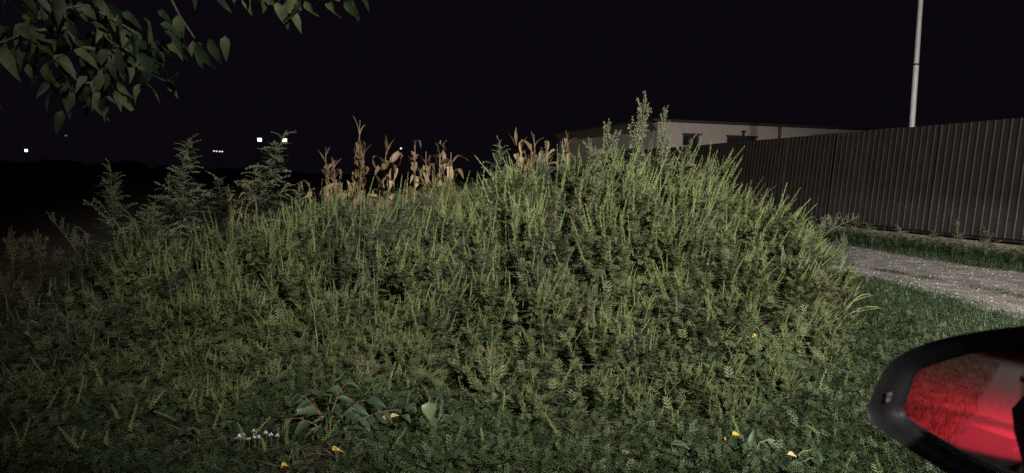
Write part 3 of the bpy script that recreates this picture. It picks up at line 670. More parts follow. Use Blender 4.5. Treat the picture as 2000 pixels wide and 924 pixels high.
def corn(seed, H=2.1, nl=12, tassel=True):
    rs = np.random.RandomState(seed); root = empty('corn_plant')
    u = np.linspace(0, 1, 9); stalk = np.stack([.07*u**2*rs.normal(), .07*u**2*rs.normal(), H*0.86*u], -1) if True else None
    s0 = MB(); s0.tube(stalk, np.linspace(.018, .008, 9), 6, .5, False); s0.build('stalk', M_corns, root)
    for i in range(nl):
        t = .2+.78*i/nl; p, _ = interp(stalk, np.array([t])); o = new_obj('leaf', CLEAF[rs.randint(6)], root)
        o.location = p[0]; o.rotation_euler = (rs.normal(0, .15), rs.normal(0, .25), i*pi+rs.normal(0, .6)); k = rs.uniform(.6, 1.05)*(1.1-.35*t); o.scale = (k, k, k)
    if tassel:
        m_ = MB(); p = stalk[-1]
        for k in range(3):
            az = k*2.0; el = radians(88 if k == 0 else rs.uniform(62, 84)); L = rs.uniform(.16, .30)
            q = curve_branch(p, az, el, el-radians(rs.uniform(5, 70))*(k > 0), L, 5); m_.tube(q, np.linspace(.006, .003, 6), 3, .5, False)
        m_.build('tassel', M_corn, root)
    if rs.rand() < .7:
        m_ = MB(); p, _ = interp(stalk, np.array([rs.uniform(.42, .55)])); az = rs.uniform(0, 6.28); el = radians(rs.uniform(-60, 60))
        q = p[0]+np.array([cos(az)*cos(el), sin(az)*cos(el), sin(el)])*np.linspace(0, .24, 6)[:, None]; m_.tube(q, [.014, .026, .03, .027, .018, .004], 6, .75); m_.build('ear', M_corn, root)
    return root
CP = [corn(i, nl=15+i % 3, tassel=(i in (0, 3))) for i in range(6)]
cused = set()
def put_corn(x, y, k, sc, rz, lean, label, group=None):
    o = CP[k] if k not in cused else copy_tree(CP[k]); cused.add(k)
    o.location = (x, y, float(earth(x, y))); o.scale = (sc*1.05, sc*1.05, sc); o.rotation_euler = (lean[0], lean[1], rz); tag(o, label, 'corn', group); return o
hero_corn = [(686, 224, 10.8, 'tall dry corn stalk with a forked bare tip above all the other corn', .02), (742, 246, 11.0, 'dry corn plant with drooping tassel just beside the tall forked stalk', 0.0),
             (835, 262, 11.2, 'dry corn plant with long arching blade, standing apart over the green crest', -.02), (868, 262, 12.0, 'broken dry corn plant behind the one with the arching blade', .03),
             (1042, 245, 11.0, 'dry corn plant with folded-over orange top near the side wall', .0), (1092, 236, 11.0, 'last dry corn plant before the pale side wall, leaf pointing up', .06)]
for i, (px_, py_, Z, lab, ln) in enumerate(hero_corn):
    tip = at(px_, py_, Z); H = tip[2]-float(earth(tip[0], tip[1])); put_corn(tip[0], tip[1], i % 6, H/2.1, RS.uniform(0, 6), (0, ln), lab)
rows = []
for r_, yy in enumerate((10.6, 11.4, 12.2, 13.0)):
    for x in np.arange(-7.2, 1.0, .42):
        rows.append((x+RS.normal(0, .08), yy+RS.normal(0, .1)))
nrow = 0
for x, y in rows:
    pxx = 1000+x/y*FPX
    if pxx < 330 or pxx > 1105 or (y > 11.0 and RS.rand() < .35) or (pxx < 570 and RS.rand() < .6): continue
    left = pxx < 600
    sc = RS.uniform(.70, .98) if not left else RS.uniform(.6, .82)
    if not (635 < pxx < 770 or 805 < pxx < 895 or 1005 < pxx):
        if RS.rand() < .42: continue
        sc *= .84
    elif RS.rand() < .08: continue
    if pxx > 1000: sc = min(sc*1.1, .98)
    put_corn(x, y, RS.randint(6), sc, RS.uniform(0, 6.28), (RS.normal(0, .06), RS.normal(0, .08)),
             'dark withered corn plant hidden in the gloom behind the tall mugworts' if left else 'dry tan corn plant in the rows behind the crest of the mound',
             'withered corn in the dark behind the mugworts' if left else 'dry corn rows behind the mound crest')

# ------------------------------------------------------------------ broad-leaved plants, fallen leaves, flowers in front
HEART = blade_leaf(6, .80, .15, .30, .50, 1, .05); OVAL = blade_leaf(6, .48, .14, .35, .62, 2, .08); LANC = blade_leaf(6, .34, .14, .45, .7, 3, .1)
def leaf_mesh(T, mat, tint, name='leaf'):
    m_ = MB(); m_.inst(*T, np.eye(3)[None], np.zeros((1, 3)), np.array([tint])); return m_.mesh(name, mat, True)
BL = [leaf_mesh(T, M_broad, t) for T in (HEART, OVAL, LANC) for t in (.3, .7)]
PALE = leaf_mesh(HEART, M_pale, .6)
def set_frame(o, p, y, up, L, roll=0.0):
    Mx = frames(unit(np.asarray(y, float))[None], np.asarray(up, float)[None], np.array([roll]))[0]*L
    mm = Matrix.Identity(4)
    for r_ in range(3):
        for c_ in range(3): mm[r_][c_] = Mx[c_][r_]
        mm[r_][3] = p[r_]
    o.matrix_local = mm
def broad_plant(name, loc, stems, label, cat, lo, hi, seed, stem_mat=None, kinds=(0, 1, 2, 3), nleaf=6, flat=0.4):
    rs = np.random.RandomState(seed); root = empty(name, loc)
    for (az, el, L) in stems:
        pts = curve_branch((0, 0, 0), az, el+.25, el-.75, L, 6)+np.cumsum(rs.normal(0, .006, (7, 3)), 0); m_ = MB(); m_.tube(pts, np.linspace(.0042, .002, 7), 5, .5, False); m_.build('stem', stem_mat or M_stem, root)
        for i in range(nleaf):
            t = .25+.75*i/(nleaf-1) if nleaf > 1 else 1.0; p, tg = interp(pts, np.array([t])); d = unit(np.cross(tg[0], rdir(1, rs)[0])+tg[0]*.4); d[2] = d[2]*flat-.15; d[1] -= .35
            o = new_obj('leaf', BL[kinds[rs.randint(len(kinds))]], root); set_frame(o, p[0], d, (rs.normal(0, .3), rs.normal(0, .3)-.3, 1), rs.uniform(lo, hi))
    tag(root, label, cat); return root
p = on(640, 868, .04)
r_ = broad_plant('pokeweed_plant', p, [(2.2, .9, .28), (1.2, 1.2, .30), (.4, .6, .34), (.1, .45, .26), (2.9, .6, .26), (1.7, 1.0, .30), (.9, .9, .3), (2.6, 1.0, .3)], 'broad dark-leaved plant with reddish stems at the foot of the mound', 'plant', .06, .10, 5, M_redstem, (2, 3, 4, 5), 9)
o = new_obj('leaf', PALE, r_); tag(o, 'small pale round leaf facing the viewer'); set_frame(o, at(590, 795, 3.42)-p, (.05, -.3, -1), (0, -1, .3), .055)
p = on(838, 845, .10)
r_ = broad_plant('bindweed_plant', p, [(1.6, 1.3, .16), (2.6, .8, .14), (.6, .8, .12)], 'climbing plant with one large pale heart-shaped leaf', 'plant', .05, .07, 6, None, (0, 1), 3)
o = new_obj('leaf', PALE, r_); tag(o, 'large pale heart-shaped leaf'); set_frame(o, at(838, 785, 3.38)-p, (.1, -.35, -1), (0, -1, .35), .085)
for i, (px_, py_, lab) in enumerate([(1385, 905, 'clump of glossy broad leaves below the two bright yellow leaves'), (1470, 900, 'low broad-leaved clump between the yellow leaves and the pale tan leaf'), (1325, 910, 'dark broad-leaved clump at the bottom edge beside the small brown leaves'), (1545, 915, 'broad-leaved clump under the pale tan leaf near the mirror'), (730, 880, 'low broad-leaved clump beside the reddish-stemmed plant'), (395, 850, 'feathery broad clump to the far side of the white flowers')]):
    rs = np.random.RandomState(90+i); broad_plant('broadleaf_clump', on(px_, py_, .05), [(rs.uniform(0, 6.28), rs.uniform(.3, 1.1), rs.uniform(.08, .16)) for _ in range(6)], lab, 'plant', .05, .085, 90+i, None, (2, 3, 4, 5), 4, .6)
def fallen(px_, py_, z, L, mat, T, label, yaw, seed, up=(0, -.5, 1)):
    L = L*.85
    p = on(px_, py_, z); rs = np.random.RandomState(seed); m_ = MB(); m_.inst(*T, np.eye(3)[None], np.zeros((1, 3)), np.array([.55])); o = m_.build('fallen_leaf', mat, None, True)
    set_frame(o, p, (cos(yaw), sin(yaw), rs.normal(0, .2)), up, L); tag(o, label, 'leaf')
CURL = blade_leaf(6, .5, .5, .5, .62, 4, .3); OV2 = blade_leaf(6, .55, .25, .3, .62, 5, .15)
fallen(648, 884, .10, .055, M_yellow, CURL, 'bright yellow curled leaf under the reddish-stemmed plant', .0, 1)
fallen(745, 818, .14, .045, M_tan, OV2, 'ragged brownish-yellow leaf lying on the ground cover, ragged one of a pair', .2, 2)
fallen(763, 816, .14, .05, M_tan, OV2, 'flat buff-yellow leaf next to the ragged one on the ground cover', .3, 3)
fallen(1416, 862, .12, .055, M_yellow, OV2, 'bright yellow leaf, lower of the pair over the glossy broad clump', .9, 4)
fallen(1430, 852, .13, .06, M_yellow, OV2, 'bright yellow leaf, upper of the pair over the glossy broad clump', .35, 5)
fallen(1538, 888, .14, .048, M_tan, OV2, 'pale tan leaf lying near the mirror at the bottom edge', -.1, 6)
fallen(1470, 662, .30, .065, M_yellow, CURL, 'small curled yellow leaf caught in the ragweed flank', .4, 7)
fallen(1220, 805, .12, .05, M_orange, CURL, 'orange-brown curled leaf at the dark foot of the mound', 1.2, 8)
fallen(1379, 840, .08, .085, M_tan, LANC, 'long upright tan dead leaf above the glossy broad clump', 1.6, 9, (0, -1, .2))
fallen(1215, 888, .08, .05, M_litter, OV2, 'dark brown leaf at the bottom edge', .2, 10)
fallen(1203, 913, .08, .045, M_orange, OV2, 'reddish-brown leaf lowest at the bottom edge', .6, 11)
fallen(548, 915, .08, .05, M_yellow, CURL, 'dull yellow curled leaf low at the bottom edge left of the bright curled one', .6, 12)
fallen(44, 655, .30, .06, M_litter, CURL, 'brown dead leaf in the dim weeds at the dark end', .3, 13)
fallen(58, 632, .32, .055, M_litter, OV2, 'dull brown dead leaf above the other one at the dark end', .1, 14)
for i, (px_, py_) in enumerate([(463, 857), (468, 853), (476, 850), (486, 857), (496, 843), (519, 846), (497, 855), (506, 854), (529, 850), (542, 852)]):
    p = on(px_, py_, .13); root = empty("white_flower", (p[0], p[1], p[2])); m_ = MB(); m_.tube([(0, 0, -.05), (.003, .0, -.02), (0, 0, 0)], .0012, 3, .2, False); m_.build('stem', M_stem, root)
    m_ = MB(); rs = np.random.RandomState(i); n = 22; az = np.arange(n)*2*pi/n; d = rdir(n, rs); d[:, 2] = np.abs(d[:, 2])
    m_.inst(*T_kite, frames(unit(d), np.tile([0, 0, 1.0], (n, 1)))*rs.uniform(.011, .015), np.zeros((n, 3)), rs.uniform(.3, .9, n)); m_.build('petals', M_petal, root)
    tag(root, 'tiny white flower in the loose patch beside the pinkish seed spike', 'flower', 'white flowers in the ground cover')
def stalk(px0, py0, px1, py1, Z0, Z1, r, mat, name, label, cat, sag=0.0):
    a, c = at(px0, py0, Z0), at(px1, py1, Z1); u = np.linspace(0, 1, 8)[:, None]; q = a*(1-u)+c*u; q[:, 2] += sag*np.sin(u[:, 0]*pi)
    m_ = MB(); m_.tube(q, np.linspace(r, r*.5, 8), 5, .7); tag(m_.build(name, mat), label, cat)
stalk(398, 812, 415, 775, 3.9, 4.1, .003, M_litter, 'dry_stick', 'thin bare grey stick poking out of the ground cover', 'stick')
stalk(800, 630, 850, 649, 5.0, 5.0, .003, M_litter, 'dry_stick', 'pale straw lying across the ragweed in mid mound', 'stick')
stalk(1636, 735, 1688, 714, 4.9, 5.0, .006, M_drygrass, 'dry_grass_stalk', 'bent dry grass blade arching beside the lawn edge', 'grass blade', .06)
# yellowing seed stems at the lawn edge
for i, (x0, y0, x1, y1) in enumerate([(1655, 660, 1738, 628), (1660, 668, 1742, 640), (1640, 690, 1728, 655), (1650, 610, 1700, 575), (1640, 630, 1715, 600), (1690, 655, 1740, 650)]):
    a, c = at(x0, y0, 6.0), at(x1, y1, 6.1); u = np.linspace(0, 1, 7)[:, None]; q = a*(1-u)+c*u; q[:, 2] += .05*np.sin(u[:, 0]*pi); root = empty('yellowing_seed_stem', a)
    m_ = MB(); m_.tube(q-a, np.linspace(.005, .003, 7), 4, .8, False); m_.build('stem', M_spike, root)
    o = new_obj('seed_spike', SPK_MESH[2], root); set_frame(o, (q-a)[2], (q[-1]-q[2])*1.0, (0, 0, 1), 1.0); o.scale = (.12, float(np.linalg.norm(q[-1]-q[2])), .12)
    tag(root, 'yellowing ragweed seed stem stretched out over the lawn edge', 'weed', 'yellowing seed stems over the lawn')

# ------------------------------------------------------------------ overhanging tree (upper corner)
tree = empty('tree', (-4.3, 2.7, 0)); TB = np.array([-4.3, 2.7, 0])
m_ = MB(); tp = np.array([(0, 0, 0), (.03, .02, .8), (.02, .06, 1.7), (.1, .08, 2.6), (.2, .1, 3.6), (.3, .15, 4.8), (.3, .2, 5.6)]); m_.tube(tp, [.16, .13, .115, .10, .08, .05, .02], 9, .5); m_.build('trunk', M_bark, tree, True)
TL = [blade_leaf(6, .40, .07, .5, .62, i, .25) for i in range(3)]
TLM = [leaf_mesh(TL[i % 3], M_tree, .25+.12*i) for i in range(5)]
rt = np.random.RandomState(3)
def tree_branch(pix, Z0, Z1, r, start=None, name='branch'):
    P = np.array([at(a, c, Z0+(Z1-Z0)*i/(len(pix)-1)) for i, (a, c) in enumerate(pix)])-TB
    if start is not None: P = np.concatenate([np.array([start]), P])
    m_ = MB(); m_.tube(P, np.linspace(r, r*.35, len(P)), 6, .5); m_.build(name, M_bark, tree, True); return P
def tree_leaf(p, d, L, up=None):
    o = new_obj('leaf', TLM[rt.randint(5)], tree); set_frame(o, p, d, up if up is not None else (rt.normal(0, .5), -.8+rt.normal(0, .4), .7), L, rt.normal(0, .3))
def leafy(P, n, lo, hi, hang=.8, t0=.2, out=.07):
    for i in range(n):
        t = t0+(1-t0)*rt.rand(); p, tg = interp(P, np.array([t])); d = unit(tg[0]*.55+np.array([rt.normal(0, .55), rt.normal(0, .5), -hang+rt.normal(0, .35)])); tree_leaf(p[0]+rt.normal(0, out, 3)*np.array([1, 1, .8]), d, rt.uniform(lo, hi))
b1 = tree_branch([(-160, -120), (40, -40), (98, 20), (132, 55), (150, 90), (200, 100), (262, 118)], 3.0, 3.3, .022, (.15, .1, 3.2))
leafy(b1, 110, .07, .12, .6, .25, .10)
b2 = tree_branch([(222, 92), (224, 120), (205, 140), (180, 160), (120, 175)], 3.2, 3.1, .008); leafy(b2, 56, .07, .11, .9, .25, .07)
b3 = tree_branch([(130, 55), (60, 60), (10, 80), (-40, 100)], 3.1, 3.0, .008); leafy(b3, 30, .08, .13, .9, .1, .08)
b4 = tree_branch([(100, 20), (170, 10), (260, 60), (300, 110)], 3.1, 3.3, .007); leafy(b4, 46, .06, .10, .5, .2, .06)
b5 = tree_branch([(60, -80), (200, -60), (330, -10), (350, 30), (380, 75)], 3.2, 3.6, .012, (.2, .1, 3.6)); leafy(b5, 7, .10, .14, 1.4, .75, .03)
for a_, c_2, L, dd in ((342, 68, .11, (.15, 0, -1)), (382, 82, .135, (.45, -.1, -1)), (410, 75, .12, (.25, 0, -1)), (440, 70, .11, (-.05, 0, -1)), (338, 48, .06, (.1, 0, -1)), (325, 155, .09, (.6, 0, -1))):
    tree_leaf(at(a_, c_2, 3.5)-TB, np.array(dd, float), L, (.1, -1, .2))
b6 = tree_branch([(330, -60), (450, -40), (560, -30), (680, -15)], 3.5, 3.9, .010, (.25, .1, 3.9)); leafy(b6, 52, .07, .12, 1.2, .35, .05)
b7 = tree_branch([(520, -30), (560, 0), (590, 20)], 3.7, 3.7, .005); leafy(b7, 10, .09, .12, 1.3, .2, .03)
# the rest of the crown, above and outside the picture
m_ = MB(); n = 1500; c = rdir(n, rt)*rt.rand(n)[:, None]**.4*np.array([1.5, 1.5, 1.1])+np.array([.2, .1, 5.0]); d = rdir(n, rt); d[:, 2] -= .6
m_.inst(*TL[0], frames(d, rdir(n, rt))*rt.uniform(.09, .15, n)[:, None, None], c, rt.rand(n)); tag(m_.build('crown', M_tree, tree), kind='stuff')
tag(tree, 'overhanging tree with drooping dark leaves in the upper corner above the dark field', 'tree')

# ------------------------------------------------------------------ brown corrugated fence
FB = at(1992, 468, 13.6); FE = at(1566, 427, 20.2); FU = unit(np.array([FE[0]-FB[0], FE[1]-FB[1], 0])); FNrm = np.array([-FU[1], FU[0], 0])   # towards the track
if FNrm[0] > 0: FNrm = -FNrm
FZ = 0.5*(FB[2]+FE[2]); FH = 2.2; LEAN = tan(radians(5))
fence = empty('metal_fence', (FB[0], FB[1], 0)); fo = np.array([FB[0], FB[1], 0])
def fpt(s, z, d=0.0): return FU*s + FNrm*(d - LEAN*max(0, z-FZ)) + np.array([0, 0, z])
prof = []; PITCHR = .188
for k in range(6):
    x = k*PITCHR; prof += [(x, 0), (x+.128, 0), (x+.140, .010), (x+.174, .010)]
prof.append((6*PITCHR, 0)); prof = np.array(prof)
sv = []
for z in (0.0, FH):
    for x, dd in prof: sv.append(FU*x + FNrm*(dd - LEAN*z) + np.array([0, 0, z]))
nP = len(prof); m_ = MB(); m_.quads(np.array(sv), [[i, i+1, nP+i+1, nP+i] for i in range(nP-1)]); SHEET = m_.mesh('metal_sheet', M_fence)
for i in range(-5, 21):
    o = new_obj('metal_sheet', SHEET, fence); o.location = FU*(i*6*PITCHR)+FNrm*(.003*(i % 2))+np.array([0, 0, FZ+RS.uniform(-.012, .012)]); o.rotation_euler = (0, 0, RS.normal(0, .012))
S0, S1 = -5*6*PITCHR, 21*6*PITCHR
for nm, z0, z1, d0, d1 in (('bottom_rail', FZ-.06, FZ-.015, -.05, .01), ('top_rail', FZ+FH-.16, FZ+FH-.10, -.07, -.02), ('middle_rail', FZ+.8, FZ+.86, -.07, -.02)):
    v = [fpt(s, z, d_) for s in (S0, S1) for z in (z0, z1) for d_ in (d0, d1)]
    m_ = MB(); m_.quads(np.array(v), [[0, 1, 3, 2], [4, 6, 7, 5], [0, 4, 5, 1], [2, 3, 7, 6], [0, 2, 6, 4], [1, 5, 7, 3]]); m_.build(nm, M_rail, fence)
m_ = MB(); q = [fpt(s, z, d_) for s in (S0, S1) for z in (-.3, FZ-.10) for d_ in (-.16, .10)]; m_.quads(np.array(q), [[0, 1, 3, 2], [4, 6, 7, 5], [0, 4, 5, 1], [2, 3, 7, 6], [0, 2, 6, 4], [1, 5, 7, 3]]); m_.build('plinth', M_conc, fence)
for s in np.arange(S0+.3, S1, 2.26):
    m_ = MB(); q = np.array([fpt(s, z, -.12) for z in (FZ-.12, FZ+FH-.05)]); m_.tube(q, .03, 4, .5); m_.build('post', M_rail, fence)
tag(fence, 'long dark brown corrugated metal fence on a low concrete plinth beside the gravel track', 'fence')

# ------------------------------------------------------------------ pale building behind the fence
BC = at(1285, 237, 35.0); BH = BC[2]; rd = unit(np.array([12.5, 4.0, 0])); ld = np.array([-rd[1], rd[0], 0])
bld = empty('building', (BC[0], BC[1], 0))
WX = 16.0; LY = 12.5
def wall_open(u, n, L, H, opens, name):
    """wall in plane u x z with rectangular openings and reveals, n points out"""
    xs_ = sorted(set([0, L]+[a for o in opens for a in o[:2]])); zs_ = sorted(set([0, H]+[a for o in opens for a in o[2:]])); m_ = MB()
    for i in range(len(xs_)-1):
        for j in range(len(zs_)-1):
            cx, cz = (xs_[i]+xs_[i+1])/2, (zs_[j]+zs_[j+1])/2
            if any(o[0] < cx < o[1] and o[2] < cz < o[3] for o in opens): continue
            v = [u*xs_[a]+np.array([0, 0, zs_[c_]]) for a, c_ in ((i, j), (i+1, j), (i+1, j+1), (i, j+1))]; m_.quads(np.array(v), [[0, 1, 2, 3]])
    for o in opens:
        c4 = [(o[0], o[2]), (o[1], o[2]), (o[1], o[3]), (o[0], o[3])]
        for k in range(4):
            a, c_ = c4[k], c4[(k+1) % 4]; v = [u*a[0]+np.array([0, 0, a[1]]), u*c_[0]+np.array([0, 0, c_[1]])]; v += [v[1]-n*.14, v[0]-n*.14]; m_.quads(np.array(v), [[0, 1, 2, 3]])
    return m_.build(name, M_wall, bld)
def wall_u(px, py):
    """picture column to distance along the front wall"""
    d = ray(px, py); A = np.array([[rd[0], -d[0]], [rd[1], -d[1]]]); s_ = np.linalg.solve(A, (CAM-BC)[:2]); return s_[0], CAM[2]+d[2]*s_[1]
w0, wz = wall_u(1334, 263); w1, _ = wall_u(1366, 263); g0, gz = wall_u(1420, 267); g1, _ = wall_u(1478, 267); dp, _ = wall_u(1521, 250); hk, hz = wall_u(1451, 258)
opens = [(w0, w1, wz-1.3, wz), (g0, g1, .05, gz)]
nF = -ld
wall_open(rd, nF, WX, BH, opens, 'front_wall')
wall_open(ld, -rd, LY, BH, [], 'side_wall')
m_ = MB(); q = np.array([rd*WX, rd*WX+ld*LY, rd*WX+ld*LY+[0, 0, BH], rd*WX+[0, 0, BH], ld*LY, ld*LY+[0, 0, BH]]); m_.quads(q, [[0, 1, 2, 3], [1, 4, 5, 2]]); m_.build('rear_wall', M_wall, bld)
Mx = np.stack([rd, nF, np.array([0, 0, 1.0])])
for (a0, a1, z0, z1), nm in zip(opens, ('window', 'garage_door')):
    m_ = MB(); fw = .07
    for lo, hi in (((a0, -.12, z0), (a0+fw, -.06, z1)), ((a1-fw, -.12, z0), (a1, -.06, z1)), ((a0+fw, -.12, z0), (a1-fw, -.06, z0+fw)), ((a0+fw, -.12, z1-fw), (a1-fw, -.06, z1))): m_.box(lo, hi, .5, Mx)
    m_.box(((a0+a1)/2-.03, -.115, z0+fw), ((a0+a1)/2+.03, -.065, z1-fw), .5, Mx); f_ = m_.build(nm, M_win, bld)
    m_ = MB(); m_.box((a0+.01, -.135, z0+.01), (a1-.01, -.122, z1-.01), .5, Mx); m_.build('pane', M_pane if nm == 'window' else M_rail, f_)
m_ = MB(); m_.box((w0-.06, 0.003, wz-1.38), (w1+.06, .07, wz-1.31), .5, Mx); m_.build('window_sill', M_conc, bld)
m_ = MB(); m_.box((w0-.05, 0.002, wz+.0), (w1+.12, .05, wz+.07), .5, Mx); m_.box((g0-.05, 0.002, gz+.0), (g1+.05, .05, gz+.08), .5, Mx); m_.build('lintel_board', M_win, bld)
m_ = MB(); m_.tube(np.array([rd*dp+nF*.10+[0, 0, .1], rd*dp+nF*.10+[0, 0, BH-.02]]), .075, 8, .5); m_.build('drainpipe', M_win, bld)
m_ = MB(); m_.box((hk-.04, .003, hz-.18), (hk+.04, .10, hz), .5, Mx); m_.box((hk-.10, .003, hz), (hk+.10, .14, hz+.06), .5, Mx); m_.build('wall_lamp', M_rail, bld)
m_ = MB(); m_.box((-.35, -LY-.3, BH+.003), (WX+.3, .22, BH+.10), .5, Mx); m_.build('roof', M_roof, bld)
m_ = MB(); q = []
for t in (0, LY):
    for z, x in ((BH-.42, -.012), (BH-.002, -.34)): q.append(ld*t+rd*x+np.array([0, 0, z]))
m_.quads(np.array(q), [[0, 1, 3, 2]]); m_.build('sloping_fascia', M_fascia, bld)
tag(bld, 'low pale plastered building with dark flat roof behind the brown fence', 'building')

# ------------------------------------------------------------------ steel pole behind the fence
pb = at(1781, 246, 16.9); p2 = at(1800, 0, 16.9); pole = empty('steel_pole', (pb[0], pb[1], 0)); dirp = (p2-pb)/(p2[2]-pb[2])
q = np.array([dirp*(z-pb[2])*.6 for z in (0, 2.0, 4.0, 5.95)]); q[:, 2] = (0, 2.0, 4.0, 5.95)
zj = at(1791, 127, 16.9)[2]
def pp(z): return np.array([dirp[0]*(z-pb[2])*.6, dirp[1]*(z-pb[2])*.6, z])
m_ = MB(); m_.tube(np.array([pp(0), pp(2), pp(zj)]), .060, 14, .5); m_.build('lower_tube', M_pole, pole, True)
m_ = MB(); m_.tube(np.array([pp(zj+.01), pp(5), pp(7.5)]), [.055, .052, .048], 14, .5); m_.build('upper_tube', M_pole, pole, True)
m_ = MB(); m_.tube(np.array([pp(zj-.02), pp(zj+.02)]), .064, 14, .5); m_.build('collar', M_rail, pole)
m_ = MB(); m_.tube(np.array([pp(7.5), pp(7.55)]), [.06, .02], 14, .5); m_.build('cap', M_rail, pole)
tag(pole, 'tall thin grey steel pole rising behind the brown fence', 'pole')

# ------------------------------------------------------------------ far lights in the darkness
def far_light(px_, py_, Z, w, h, mat, label, group=None, name='yard_lamp'):
    p = at(px_, py_, Z); root = empty(name, (p[0], p[1], 0)); m_ = MB(); m_.tube(np.array([(0, .15, 0), (0, .15, p[2]*.5), (0, .15, p[2])]), .04, 6, .5); m_.build('post', M_rail, root)
    m_ = MB(); m_.box((-w/2, -.05, p[2]-h/2), (w/2, .05, p[2]+h/2)); m_.build('lamp_head', mat, root)
    m_ = MB(); m_.box((-w/2-.08, .06, p[2]-h/2-.05), (w/2+.08, .28, p[2]+h/2+.12)); m_.build('lamp_housing', M_rail, root); tag(root, label, 'lamp', group)
far_light(507, 273, 120, .62, .50, M_farlight, 'bright white far light half hidden by the nodding mugwort')
far_light(556, 274, 120, .66, .52, M_farlight, 'bright white far light in the open just beside the nodding mugwort')
far_light(51, 294, 130, .45, .40, M_farlight, 'small white far light alone over the dark field near the picture edge')
far_light(129, 265, 180, .6, .3, M_farlight3, 'very faint far light below the hanging leaves')
far_light(783, 290, 140, .30, .28, M_farlight2, 'tiny far light between two dry corn plants')
for i, (px_, py_) in enumerate([(418, 295), (423, 295.5), (429, 296), (434, 296)]): far_light(px_, py_, 160, .28, .22, M_farlight2, 'one of a short row of tiny far lights left of the nodding mugwort', 'row of tiny far lights')

# ------------------------------------------------------------------ the car: door mirror, flank, lamps
carO = empty('car', (0, 0, 0))
d0 = ray(1890, 690); P0 = CAM + d0*0.74; d0u = unit(d0)
yaw = radians(6.5); rr = unit(-CA*cos(yaw)+CL*sin(yaw)+np.array([0, 0, -0.075])); nM = unit(rr-d0u)
RM = 1.25; CM = P0-nM*RM
def on_sphere(px_, py_):
    d = unit(ray(px_, py_)); oc = CAM-CM; bq = d@oc; cq = oc@oc-RM*RM; return CAM+d*(-bq-sqrt(max(0, bq*bq-cq)))
def on_plane(px_, py_, off):
    d = ray(px_, py_); t = ((P0+nM*off-CAM)@nM)/(d@nM); return CAM+d*t
GO = [(1761, 805), (1768, 791), (1786, 742), (1797, 727), (1845, 709), (1902, 693), (1996, 681), (2110, 676), (2210, 690), (2255, 740), (2265, 830), (2240, 915), (2180, 955), (2100, 962), (2010, 943), (1937, 913), (1873, 884), (1810, 846), (1772, 823)]
HO = [(1690, 808), (1705, 765), (1723, 723), (1751, 695), (1793, 675), (1845, 660), (1916, 647), (2000, 637), (2130, 630), (2250, 650), (2320, 720), (2340, 830), (2310, 940), (2230, 1000), (2100, 1015), (1960, 980), (1845, 922), (1758, 868), (1723, 843), (1699, 822)]
CX, CY = 2010, 812
GO = [(CX+(a-CX)*1.045, CY+(c_-CY)*1.02) for a, c_ in GO]
def resample(O, N=96):
    O = np.array(O, float); O = np.concatenate([O, O[:1]]); A = np.arctan2(O[:, 1]-CY, O[:, 0]-CX); out = []
    for k in range(N):
        a = -pi+2*pi*(k+.5)/N; dx, dy = cos(a), sin(a)
        best = None
        for i in range(len(O)-1):
            x1, y1 = O[i]-(CX, CY); ex, ey = O[i+1]-O[i]; den = dx*ey-dy*ex
            if abs(den) < 1e-9: continue
            t = (x1*ey-y1*ex)/den; u2 = (x1*dy-y1*dx)/den
            if t > 0 and -1e-6 <= u2 <= 1+1e-6: best = t if best is None else max(best, t)
        out.append((CX+dx*best, CY+dy*best))
    return np.array(out)
NR = 96; GR, HR = resample(GO, NR), resample(HO, NR)
# soften the housing outline a little, except at its pointed outer corner
for _ in range(2):
    HR2 = (np.roll(HR, 1, 0)+2*HR+np.roll(HR, -1, 0))/4; w = (np.hypot(HR[:, 0]-1695, HR[:, 1]-812) > 18)[:, None]; HR = np.where(w, HR2, HR)
mirror = MB()
def ring_mesh(mb, rings, t=.5, close=None):
    base = mb.n; V = np.concatenate(rings); q = []
    for i in range(len(rings)-1):
        for k in range(NR): q.append([i*NR+k, i*NR+(k+1) % NR, (i+1)*NR+(k+1) % NR, (i+1)*NR+k])
    mb.quads(V, q, t)
gl_edge = np.array([on_sphere(*p) for p in GR])
ctr = on_sphere(CX, CY)
rings = []
for k in range(15):
    f = k/14*1.0
    if k == 0: f = .002
    rings.append(np.array([on_sphere(CX+(p[0]-CX)*f, CY+(p[1]-CY)*f) for p in GR]))
m_ = MB(); ring_mesh(m_, rings); housing = None
lip = np.array([on_plane(*p, 0.004) for p in (GR+(GR-[CX, CY])/np.linalg.norm(GR-[CX, CY], axis=1, keepdims=True)*3)])
outer = np.array([on_plane(*p, 0.014) for p in HR]); mid = lip*.5+outer*.5 - nM*.001
outer2 = outer+nM*(-.008)+unit(outer-outer.mean(0))*.0015
cen = outer.mean(0); hm = MB()
ring_mesh(hm, [gl_edge-nM*.004, lip-nM*.002, lip, mid, outer-nM*.0015-unit(outer-cen)*.001, outer])
rs_ = [outer]
for s_, k_ in ((.006, 1.012), (.03, 1.02), (.06, .97), (.09, .84), (.11, .60), (.118, .25), (.119, .02)):
    rs_.append(cen+(outer-cen)*k_-nM*s_)
hs = MB(); ring_mesh(hs, rs_)
shell = hs.build('side_mirror', M_paint, carO, True)
bez = hm.build('mirror_bezel', M_plastic, shell, True)
mg = m_.build('mirror_glass', M_mirror, shell, True)
def on_bezel(px_, py_):
    g_ = np.array([px_, py_])-[CX, CY]; a = atan2(g_[1], g_[0]); k = int((a+pi)/(2*pi)*NR) % NR; r = np.hypot(*g_); rg = np.hypot(*(GR[k]-[CX, CY]))+3; rh = np.hypot(*(HR[k]-[CX, CY])); u = (r-rg)/(rh-rg)
    return on_plane(px_, py_, .004+.010*u + .0012)
